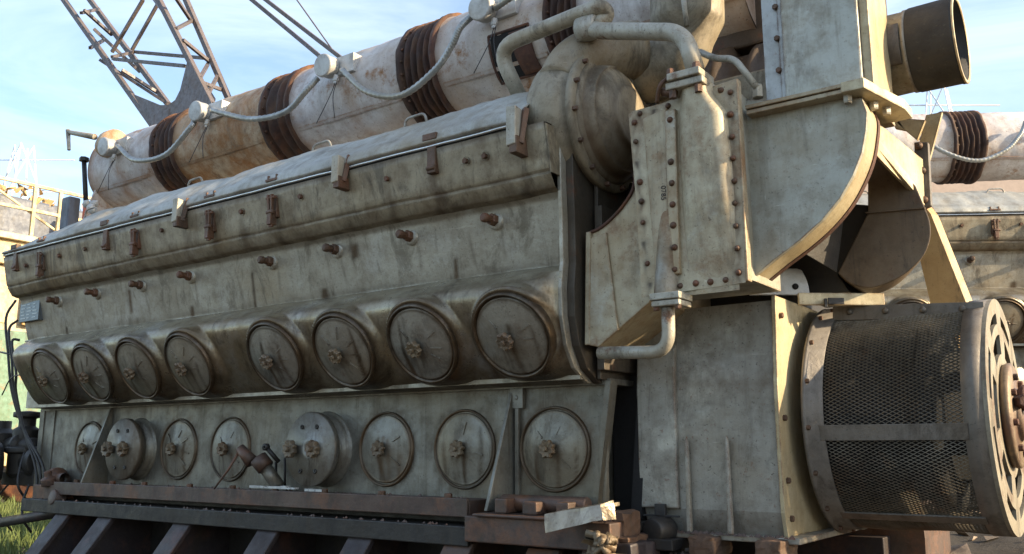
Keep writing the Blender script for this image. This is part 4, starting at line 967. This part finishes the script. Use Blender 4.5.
# top strap and mid straps
def strap(a_deg, w, y_out=.006, x0=X0+.05, x1=X1-.04):
    a = math.radians(a_deg); n = Vector((0,-math.cos(a),math.sin(a))); t = Vector((0,math.sin(a),math.cos(a)))
    mb = MB(); c1 = Vector((x0,DY,DZ))+n*(R+y_out); c2 = Vector((x1,DY,DZ))+n*(R+y_out)
    mb.bar(c1, c2, w, .006, up=n); return put('strap', mb, M['guard'], gen, .001), n, t
p1 = at(833,313.5,Y=3.19); p2 = at(984,309.5,Y=3.19); mb = MB(); mb.bar(p1, p2, .008, .050); mb.bar(p1+Vector((0,.03,-.022)), p2+Vector((0,.03,-.022)), .06, .006)
sA = put('top_strap', mb, M['guard'], gen, .001)
for k in range(4):
    mb = MB(); c0 = p1.lerp(p2, .12+.25*k); mb.lathe([(0,0),(.012,0),(.010,.008),(0,.009)], c0+Vector((0,-.004,.004)), (0,-1,0), 14); put('bolt', mb, M['guard'], sA)
strap(-8.5, .05); strap(-58, .04); strap(122, .04); strap(182, .04); strap(-118,.04)
# expanded metal mesh
mb = MB(); NC, NA = 19, 196
def mp(i, j, r):
    r += .004*math.sin(i*.21+j*.05)*math.sin(j*.031+1)-.006*math.exp(-(((i-11)/5)**2+((j-70)/14)**2))
    x = X0+.045+(X1-.04-X0-.045)*i/(2*NC); a = 2*PI*j/(2*NA)
    return Vector((x, DY-r*math.cos(a), DZ+r*math.sin(a)))
w = .17
for i in range(0, 2*NC):
    for j in range(0, 2*NA):
        if (i+j) % 2: a, b = (i, j), (i+1, j+1)
        else: a, b = (i, j+1), (i+1, j)
        # strand from a to b as a thin folded ribbon
        n = len(mb.v)
        mb.v += [mp(a[0], a[1]-w*1.0, R-.003), mp(a[0], a[1]+w*1.0, R+.001), mp(b[0], b[1]+w*1.0, R+.001), mp(b[0], b[1]-w*1.0, R-.003)]
        mb.f.append([n, n+1, n+2, n+3]); mb.sm.append(False)
put('mesh_screen', mb, M['mesh'], gen, solid=.0016)
# inner core, oversized and black to keep the drum interior dark
mb = MB(); mb.lathe([(0,0),(.33,0),(.33,.14),(.28,.15),(.28,.3),(.31,.31),(.31,.38),(.22,.39),(.22,.50),(0,.50)], (X0+.01,DY,DZ), (1,0,0), 48)
for k in range(16):
    a = 2*PI*k/16; mb.bar((X0+.12,DY+.22*math.cos(a),DZ+.22*math.sin(a)), (X0+.3,DY+.22*math.cos(a),DZ+.22*math.sin(a)), .03, .03)
put('slip_ring_core', mb, M['void'], gen)
# end plate of the guard with slots
mb = MB(); nA = 144; rr = [.0,.09,.155,.20,.235,.265,.30,.335,.362,.384]
def slot(ia, ir):
    r = (rr[ir]+rr[ir+1])/2; a = 360*(ia+.5)/nA
    if r < .09: return True
    if .30 <= r <= .34: return (a % 45) > 7 and (a % 45) < 38
    if .20 <= r <= .265: return ((a+22) % 60) > 10 and ((a+22) % 60) < 50
    return False
vi = {}
def vid(ia, ir, s):
    k = (ia % nA, ir, s)
    if k not in vi:
        a = 2*PI*(ia % nA)/nA; vi[k] = len(mb.v); mb.v.append(Vector((X1+.0085+.012*s, DY-rr[ir]*math.cos(a), DZ+rr[ir]*math.sin(a))))
    return vi[k]
def solid_(ia, ir): return 1 <= ir < len(rr)-1 and not slot(ia % nA, ir)
for ia in range(nA):
    for ir in range(1, len(rr)-1):
        if not solid_(ia, ir): continue
        for s in (0,1): mb.f.append([vid(ia,ir,s),vid(ia+1,ir,s),vid(ia+1,ir+1,s),vid(ia,ir+1,s)]); mb.sm.append(False)
        if not solid_(ia, ir+1): mb.f.append([vid(ia,ir+1,0),vid(ia+1,ir+1,0),vid(ia+1,ir+1,1),vid(ia,ir+1,1)]); mb.sm.append(False)
        if not solid_(ia, ir-1): mb.f.append([vid(ia,ir,0),vid(ia+1,ir,0),vid(ia+1,ir,1),vid(ia,ir,1)]); mb.sm.append(False)
        if not solid_(ia+1, ir): mb.f.append([vid(ia+1,ir,0),vid(ia+1,ir+1,0),vid(ia+1,ir+1,1),vid(ia+1,ir,1)]); mb.sm.append(False)
        if not solid_(ia-1, ir): mb.f.append([vid(ia,ir,0),vid(ia,ir+1,0),vid(ia,ir+1,1),vid(ia,ir,1)]); mb.sm.append(False)
ge = put('guard_end_plate', mb, weather('ring_paint', (.32,.285,.215), (.14,.11,.075), streak=.3, rust=(.16,.09,.05), rusty=(.52,.64)), gen)
mb = MB(); mb.lathe([(.06,.01),(.165,.01),(.17,.02),(.17,.032),(.16,.038),(.09,.038),(.08,.046),(.08,.055),(.0,.055)], (X1+.012,DY,DZ), (1,0,0), 64); bc = put('bearing_cap', mb, weather('cap_paint', (.27,.20,.13),(.10,.07,.045), streak=.3, rust=(.15,.075,.045), rusty=(.48,.62)), gen)
for k in range(8):
    a = 2*PI*k/8+.2; mb = MB(); mb.hexa((X1+.05,DY+.125*math.cos(a),DZ+.125*math.sin(a)),(1,0,0),.011,.014); put('bolt', mb, M['rust'], bc)
mb = MB(); p = Vector((X1+.065,DY-.02,DZ+.05)); mb.lathe([(0,-.02),(.03,-.02),(.034,.0),(.045,.01),(.045,.025),(.03,.035),(0,.04)], p, (1,-.3,.1), 12); mb.hexa(p+Vector((.0,-.05,-.01)),(.6,-1,0),.022,.04); put('shaft_fitting', mb, M['rust'], bc, .002)

# ================================================================== SECOND ENGINE
RZ = math.radians(32); T = Vector((3.096, 6.434, .47)); Rm = Matrix.Rotation(RZ, 3, 'Z')
skip = {'turbocharger','aftercooler','air_duct','scroll_duct','turbo_outlet_duct','stack_flange','air_stack','outlet_pipe','water_pipe','drain_elbow','small_air_line','pipe_union','thin_tube','coiled_hose','water_pump','wiring_loom','suction_pipe','drain_pipe','valve_handle','dipstick_fitting','paint_crust','rag','sensor_arm','inspection_port','vent_box','vent_post','junction_box','manifold_bracket','end_elbow'}
e2 = root('diesel_engine', Rm @ WP[eng.name] + T, 'second pale silver-grey diesel engine standing behind the generator at the right edge, partly hidden', 'engine')
e2.rotation_euler.z = RZ
def deep(o, parent):
    q = o.copy(); C.objects.link(q); q.parent = parent
    for ch in list(o.children): deep(ch, q)
for ch in list(eng.children):
    if ch.name.split('.')[0] not in skip: deep(ch, e2)
s2 = root('engine_skid', Rm @ WP[sk.name] + T, 'dark steel skid under the second engine behind the generator', 'skid'); s2.rotation_euler.z = RZ
for ch in list(sk.children):
    if ch.name.split('.')[0] not in ('tow_tube','jacking_lugs'): deep(ch, s2)
k = 0
for lx in (-5.0,-3.4,-1.8):
    p = Rm @ Vector((lx, 2.5, 0)) + T
    mb = MB(); mb.box((-.2,-.1,0),(.2,1.6,.45)); o = put('support_timber', mb, M['wood'], None, .01, org=(0,0,0))
    o.location = (p.x, p.y, GZ); o.rotation_euler.z = RZ; tag(o, 'dark timber baulk under the left end of the second engine' if k==0 else 'dark timber baulk under the middle of the second engine' if k==1 else 'dark timber baulk under the right end of the second engine', 'timber', 'timbers under the second engine'); k += 1
# leaning orange plate
mb = MB(); q = [at(924,205,Y=4.0), at(931,214,Y=4.0), at(966,302,Y=4.0), at(930,302,Y=4.0), at(915,240,Y=4.0)]
b = q[2]+Vector((-.20,.1,0)); c = q[3]+Vector((-.30,.1,0))
mb.prism([q[0],q[1],q[2],Vector((b.x,4.0,-.118)),Vector((c.x-.02,4.0,-.118)),q[3],q[4]], (.02,.05,0))
tag(put('leaning_plate', mb, M['orange'], None, .002), 'sunlit tapering orange-yellow steel plate standing on edge behind the mesh guard', 'plate')

# ================================================================== LEFT BACKGROUND
veh = root('yellow_rail_machine', (-14.5, 6.2, GZ), 'sunlit cream and yellow rail machine with a handrailed deck at the far left', 'rail vehicle')
mb = MB(); mb.box((-17,2.5,2.75),(-14.0,8.0,3.12)); put('deck_edge', mb, M['yellow'], veh, .01)
mb = MB(); mb.box((-17,2.5,3.12),(-13.9,8.05,3.22)); put('deck', mb, M['cream'], veh, .01)
mb = MB(); mb.box((-17,2.5,.9),(-14.1,7.6,2.75)); put('body_side', mb, M['cream'], veh, .02)
mb = MB(); mb.box((-14.1,2.5,.1),(-14.0,7.6,1.75)); mb.box((-17,2.6,.1),(-14.1,7.5,.9)); put('lower_panel', mb, M['green'], veh, .02)
mb = MB(); mb.box((-17,2.5,-.25),(-14.0,7.7,.1)); put('underframe', mb, M['yellow'], veh, .02)
for y in (4.0,5.6,7.0):
    mb = MB(); mb.lathe([(0,-.1),(.18,-.1),(.2,-.03),(.42,-.03),(.45,.02),(.45,.1),(.48,.12),(.48,.14),(0,.14)], (-14.1,y,GZ+.46), (-1,0,0), 32); put('wheel', mb, M['rust'], veh)
for y in (4.6,5.9,6.6):
    mb = MB(); mb.box((-14.02,y,1.85),(-13.98,y+.45,2.6)); put('door_panel', mb, M['orange'] if y > 6 else M['yellow'], veh, .01)
hr = None
posts = [3.2,4.2,5.15,5.35,5.65,5.9,6.6,7.0,7.75]
for y in posts:
    mb = MB(); mb.bar((-14.0,y,3.22),(-14.0,y,4.05),.05,.05); put('rail_post', mb, M['yellow'], veh)
for z in (4.05,3.65):
    mb = MB(); mb.bar((-14.0,2.6,z-.02),(-14.0,7.9,z),.045,.045); put('handrail', mb, M['yellow'], veh)
mb = MB(); mb.bar((-14.03,5.9,3.95),(-14.03,7.2,3.3),.03,.03); put('brace', mb, M['yellow'], veh)
mb = MB(); mb.box((-16.8,2.6,3.22),(-15.6,8.6,4.25)); put('hood', mb, M['bluegrey'], veh, .05)  # hood colour darkened to read as out of the sun
mb = MB(); mb.lathe([(.16,0),(.30,0),(.32,.05),(.16,.06)], (-15.58,5.6,3.55), (1,0,0), 24); mb.lathe([(0,.01),(.18,.01)], (-15.58,5.6,3.55), (1,0,0), 24); put('round_port', mb, M['jbox'], veh)
mb = MB(); mb.box((-15.0,7.9,3.22),(-14.8,8.15,4.2)); put('red_post', mb, weather('red_paint',(.5,.12,.06),(.3,.08,.04)), veh, .01)
mb = MB()
for k in range(240):
    p = Vector((-16+random.uniform(-.5,.5), random.uniform(2.8,8.4), 4.25+random.random()**2*.28)); s_2 = random.uniform(.03,.12)
    mb.add([p+Vector((random.uniform(-1,1),random.uniform(-1,1),random.uniform(-1,1)))*s_2 for _ in range(4)], [(0,1,2),(0,2,3),(0,3,1),(1,3,2)])
tag(put('scrap_heap', mb, M['orange'], None), 'jagged rusty orange scrap piled on top of the blue-grey hood at the far left', 'scrap', kind='stuff')

# ================================================================== CRANE
cr = root('lattice_crane', (-9.0, 14.5, GZ), 'dark steel lattice crane boom rising to the upper left behind the exhaust manifold', 'crane')
YA, YB = 13.0, 14.1
def seg_(lst, name, w):
    for (x0,y0,ya),(x1,y1,yb) in lst:
        mb = MB(); a = at(x0,y0,Y=ya); b = at(x1,y1,Y=yb)
        mb.bar(a, b, w, w); put(name, mb, M['crane'], cr)
def ext(x0,y0,x1,y1,t): return (x0+(x1-x0)*t, y0+(y1-y0)*t)
def chord(x0,y0,x1,y1,Y):
    a = ext(x0,y0,x1,y1,-.9); seg_([((a[0],a[1],Y),(x1,y1,Y))], 'chord', .135)
chord(64,0,154,127,YA); chord(159,0,212,104,YA); chord(90,0,168,104,YB); chord(186,0,230,102,YB)
br = [((143,0,YA),(112,52,YA)),((160,0,YB),(132,50,YB)),((113,59,YA),(185,66,YA)),((135,52,YB),(203,58,YB)),((81,13,YA),(99,9,YB)),((176,29,YA),(193,20,YB)),
      ((94,29,YA),(140,72,YB)),((122,70,YA),(158,93,YB)),((183,40,YA),(210,62,YB)),((196,72,YA),(214,100,YB)),((208,64,YB),(200,78,YA)),((176,-2,YA),(192,22,YB)),((112,57,YA),(134,52,YB)),((218,75,YB),(205,100,YA)),
      ((143,0,YA),(75,-60,YA)),((160,0,YB),(110,-70,YB)),((143,0,YA),(140,-60,YA)),((128,-40,YA),(60,-45,YA))]
br += [((100,60,YA),(168,104,YB)),((84,10,YA),(112,35,YB)),((152,-4,YB),(170,20,YA)),((201,82,YA),(222,90,YB)),((90,48,YA),(104,40,YB))]
seg_(br, 'brace', .085)
mb = MB()
for Y, off in ((YA-.08,0),):
    mb.prism([at(x+off*.8,y-off,Y=Y) for x,y in ((133,94),(153,128),(182,118),(212,104),(199,78),(188,58),(184,74),(180,90),(175,100),(168,105),(160,105),(148,100))], (0,.03,0))
put('foot_plate', mb, M['crane'], cr)
b0_ = at(180,118,Y=YA+.5); mb = MB(); mb.box((b0_.x-1.6,YA-.4,GZ),(b0_.x+1.8,YB+1.5,b0_.z-1.0)); mb.bar((b0_.x,YA+.3,b0_.z-1.2),(b0_.x,YA+.3,b0_.z+.0),.8,.8); put('crane_cab', mb, M['crane'], cr, .03)
c2 = root('crane_jib', (-6.5, 15.5, GZ), 'pair of slim steel jib tubes with a thin cable running up to the right-hand sky gap', 'crane')
c2['label'] = 'pair of slim steel jib tubes crossing the sky above the middle of the exhaust manifold'
for (x0,y0,x1,y1,w) in ((252,0,322,58,.10),(266,0,336,54,.10),(297,0,334,52,.03)):
    mb = MB(); a = at(*ext(x0,y0,x1,y1,-1.2),Y=15); q = at(*ext(x0,y0,x1,y1,1.8),Y=15); mb.bar(a,q,w,w); put('cable' if w < .05 else 'jib_tube', mb, M['crane'], c2)
q = at(400,124,Y=15); mb = MB(); mb.box((q.x-1,14.4,GZ),(q.x+1.2,15.8,q.z-.0)); put('jib_base', mb, M['crane'], c2, .02)

# ---- far pylons
def pylon(px, ytop, D, label):
    d = at(px, 300, Y=1.0); b = Vector((d.x*D, D, GZ)); hgt = at(px, ytop, Y=D).z-GZ
    mb = MB(); w = hgt*.13
    for sx in (-1,1):
        for sy in (-1,1): mb.bar(b+Vector((sx*w,sy*w,0)), b+Vector((sx*w*.16,sy*w*.16,hgt)), .22, .22)
    for k in range(8):
        z = hgt*k/8; z2 = hgt*(k+1)/8; w1 = w*(1-.84*k/8); w2 = w*(1-.84*(k+1)/8)
        for s in (-1,1): mb.bar(b+Vector((-w1*s,-w1,z)), b+Vector((w2*s,-w2,z2)), .22, .22); mb.bar(b+Vector((w1,-w1*s,z)), b+Vector((w2,w2*s,z2)), .22, .22)
    for k in (.72,.84,.95): 
        a = CR*(hgt*.17); mb.bar(b+Vector((0,0,hgt*k))-a, b+Vector((0,0,hgt*k))+a, .22, .22)
    tag(put('transmission_tower', mb, M['pylon']), label, 'pylon')
pylon(957, 84, 190, 'faint far-off electricity pylon above the second engine at the right')
pylon(8, 152, 95, 'faint far-off electricity pylon at the far left edge of the sky')
# distant long shed on the right horizon
mb = MB(); zt = at(930,110,Y=60).z-GZ; mb.box((-7,0,0),(40,12,zt)); mb.prism([(-7.5,-.5,zt),(-7.5,6,zt+.8),(-7.5,12.5,zt)],(48,0,0))
p = at(925,300,Y=1.0)*62; sh = tag(put('long_shed', mb, plain('shed_haze', (.46,.36,.30), .8, 0, .25, 3), None, 0, org=(0,0,0)), 'long low brown-roofed shed on the horizon behind the second engine', 'shed')  # shed colour paled to carry the distance haze
sh.location = (p.x, p.y, GZ); sh.rotation_euler.z = math.radians(34)

# ================================================================== GROUND
def ground_mat():
    m = bpy.data.materials.new('sandy_ground'); m.use_nodes = True; nt = m.node_tree; bs = nt.nodes['Principled BSDF']
    tc = nt.nodes.new('ShaderNodeTexCoord'); v = tc.outputs['Object']
    c = mixc(nt, ramp(nt, noise(nt, v, .5, 8, .7), .35, .65), (.60,.45,.27), (.46,.33,.19))
    c = mixc(nt, ramp(nt, noise(nt, v, 14, 8, .75), .5, .7), c, (.58,.46,.30))
    sx = nt.nodes.new('ShaderNodeSeparateXYZ'); nt.links.new(v, sx.inputs[0])
    near_dark = math_(nt, 'ADD', math_(nt, 'ADD', math_(nt,'MULTIPLY', sx.outputs[1], .34), math_(nt,'MULTIPLY', sx.outputs[0], .05)), math_(nt,'MULTIPLY', noise(nt, v, .8, 6, .7), .9))  # near ground added dark to cut sun bounce onto the pan
    c = mixc(nt, ramp(nt, near_dark, 1.0, 1.3), (.055,.045,.035), c)
    c = mixc(nt, ramp(nt, noise(nt, v, 45, 4, .7), .6, .68), c, (.1,.075,.05))
    nt.links.new(c, bs.inputs['Base Color']); bs.inputs['Roughness'].default_value = .95
    b = nt.nodes.new('ShaderNodeBump'); b.inputs['Strength'].default_value = .8; b.inputs['Distance'].default_value = .05
    nt.links.new(noise(nt, v, 9, 10, .75), b.inputs['Height']); nt.links.new(b.outputs[0], bs.inputs['Normal']); return m
def gh(x, y): return GZ + .40*sstep(3.8,4.5,y+.15*wob(x*.7))*sstep(-3.4,-1.6,x) + .035*wob(x*1.1,y*1.7)*min(1, max(0, (y-3.4)*2)) + .012*wob(x*5,y*6)*min(1, max(0, (y-3.4)*2))
def axis_(a, b, st): 
    c = [a+(b-a)*k/round((b-a)/st) for k in range(round((b-a)/st)+1)]
    return [-900,-300,-100,-40] + c + [40,100,300,900]
gx_, gy_ = axis_(-16,9,.10), axis_(-2,14,.10)
mb = MB(); mb.add([(x,y,gh(x,y)) for y in gy_ for x in gx_], [(q*len(gx_)+k, q*len(gx_)+k+1, (q+1)*len(gx_)+k+1, (q+1)*len(gx_)+k) for q in range(len(gy_)-1) for k in range(len(gx_)-1)], True)
tag(put('ground', mb, ground_mat(), org=(0,0,0)), kind='structure')
# grass at the left
m = bpy.data.materials.new('grass_blades'); m.use_nodes = True; nt = m.node_tree; bs = nt.nodes['Principled BSDF']
tc = nt.nodes.new('ShaderNodeTexCoord'); nt.links.new(mixc(nt, noise(nt, tc.outputs['Object'], 3, 3), (.05,.10,.02), (.16,.17,.05)), bs.inputs['Base Color']); bs.inputs['Roughness'].default_value = .8
mb = MB()
for k in range(26000):
    x = random.uniform(-13.5,-5.3); y = random.uniform(1.6,6.4)
    if random.random() < .35+.3*wob(x*2, y*3): continue
    h = random.uniform(.06,.24); a = random.uniform(0,PI); w = random.uniform(.004,.010); l = Vector((random.uniform(-.08,.08),random.uniform(-.08,.08),h))
    p = Vector((x,y,GZ)); t = Vector((math.cos(a)*w, math.sin(a)*w, 0))
    mb.add([p-t, p+t, p+t*.6+l*.6, p+l+Vector((0,0,-.1*h)), p-t*.6+l*.6], [(0,1,2,4),(4,2,3)])
tag(put('grass', mb, m), 'patch of rough green grass on the ground left of the engine', 'grass', kind='stuff')
# rubble
mb = MB()
for k in range(900):
    x = random.uniform(-2.5,9); y = random.uniform(3.6,13); s = random.uniform(.015,.06)*(1+ (random.random()<.05)*1.5)
    ps = [Vector((x+random.uniform(-1,1)*s*1.4, y+random.uniform(-1,1)*s*1.4, gh(x,y)+random.uniform(-.3,.9)*s)) for _ in range(7)]
    bm = bmesh.new(); [bm.verts.new(p) for p in ps]; bmesh.ops.convex_hull(bm, input=bm.verts); bm.verts.index_update()
    keep = [v for v in bm.verts if v.link_faces]; idx = {v: i for i, v in enumerate(keep)}
    mb.add([v.co.copy() for v in keep], [[idx[v] for v in f.verts] for f in bm.faces]); bm.free()
tag(put('gravel', mb, weather('rubble', (.34,.26,.18),(.2,.14,.09), metal=0, streak=0)), 'loose stones and rubble scattered over the sandy ground', 'rubble', kind='stuff')
mb = MB()
for k in range(420):
    reg = random.choice(((-2.08,-1.52,2.60,2.70,-.235),(-1.78,-.98,2.80,2.87,-.345),(-1.5,-1.0,2.875,2.895,-.276),(-4.9,-2.15,2.66,2.79,-.185),(-5.3,-2.2,2.63,2.65,-.275)))
    x, y, z = random.uniform(*reg[:2]), random.uniform(*reg[2:4]), reg[4]; sz = random.uniform(.003,.012)
    mb.add([(x-sz,y-sz*.7,z-.002),(x+sz,y-sz*.4,z-.002),(x+sz*.2,y+sz,z-.002),(x+random.uniform(-.5,.5)*sz,y,z+sz*.9)], [(0,1,3),(1,2,3),(2,0,3),(0,2,1)])
tag(put('grit', mb, M['skidrust'], None), 'loose grit and dirt crumbs lying along the skid and rail ledges', 'grit', kind='stuff')
# dark rubble block beneath the guard
mb = MB(); a = at(848,545,Y=3.95); b = at(925,545,Y=3.95); mb.box((a.x,3.95,GZ),(b.x,4.45,-.12)); mb.box((a.x-.02,3.93,-.50),(b.x+.02,3.95,-.44))
tag(put('steel_stillage', mb, M['skidrust'], None, .01), 'rusty brown steel box on the ground just behind the mesh vent guard', 'box')

# ================================================================== LIGHT
EL, AZ = math.radians(21), math.radians(17)
sd = Vector((math.cos(EL)*math.cos(AZ), math.cos(EL)*math.sin(AZ), math.sin(EL)))
L = bpy.data.lights.new('sun', 'SUN'); L.energy = 4.3; L.angle = math.radians(.55); L.color = (1,.80,.52)
so = bpy.data.objects.new('sun', L); C.objects.link(so); so.rotation_euler = sd.to_track_quat('Z','Y').to_euler(); so.location = (0,0,10)
W = bpy.data.worlds.new('World'); bpy.context.scene.world = W; W.use_nodes = True; nt = W.node_tree
bg = nt.nodes['Background']; sky = nt.nodes.new('ShaderNodeTexSky'); sky.sky_type = 'NISHITA'; sky.sun_disc = False
sky.sun_elevation = EL; sky.sun_rotation = PI/2-AZ; sky.air_density = 1.1; sky.dust_density = 1.3; sky.ozone_density = 2.2
tc = nt.nodes.new('ShaderNodeTexCoord')
cl = noise(nt, tc.outputs['Generated'], 1.5, 8, .6, stretch=(1,1,5), dist=.8)
cf = math_(nt, 'ADD', math_(nt, 'MULTIPLY', ramp(nt, cl, .42, .78), .5), .07)
col = mixc(nt, cf, sky.outputs[0], (5.2,5.7,6.1))
nt.links.new(col, bg.inputs[0]); bg.inputs[1].default_value = .14

cam = bpy.data.cameras.new('camera'); co = bpy.data.objects.new('camera', cam); C.objects.link(co)
cam.sensor_width = 36; cam.lens = FPX/1024*36; cam.clip_end = 3000; cam.clip_start = .05
co.matrix_world = Matrix((( CR.x, CU.x, -CF.x, 0),(CR.y, CU.y, -CF.y, 0),(CR.z, CU.z, -CF.z, 0),(0,0,0,1)))
sc = bpy.context.scene; sc.camera = co
sc.view_settings.view_transform = 'Standard'; sc.view_settings.look = 'None'; sc.view_settings.gamma = 1; sc.view_settings.exposure = 1.22
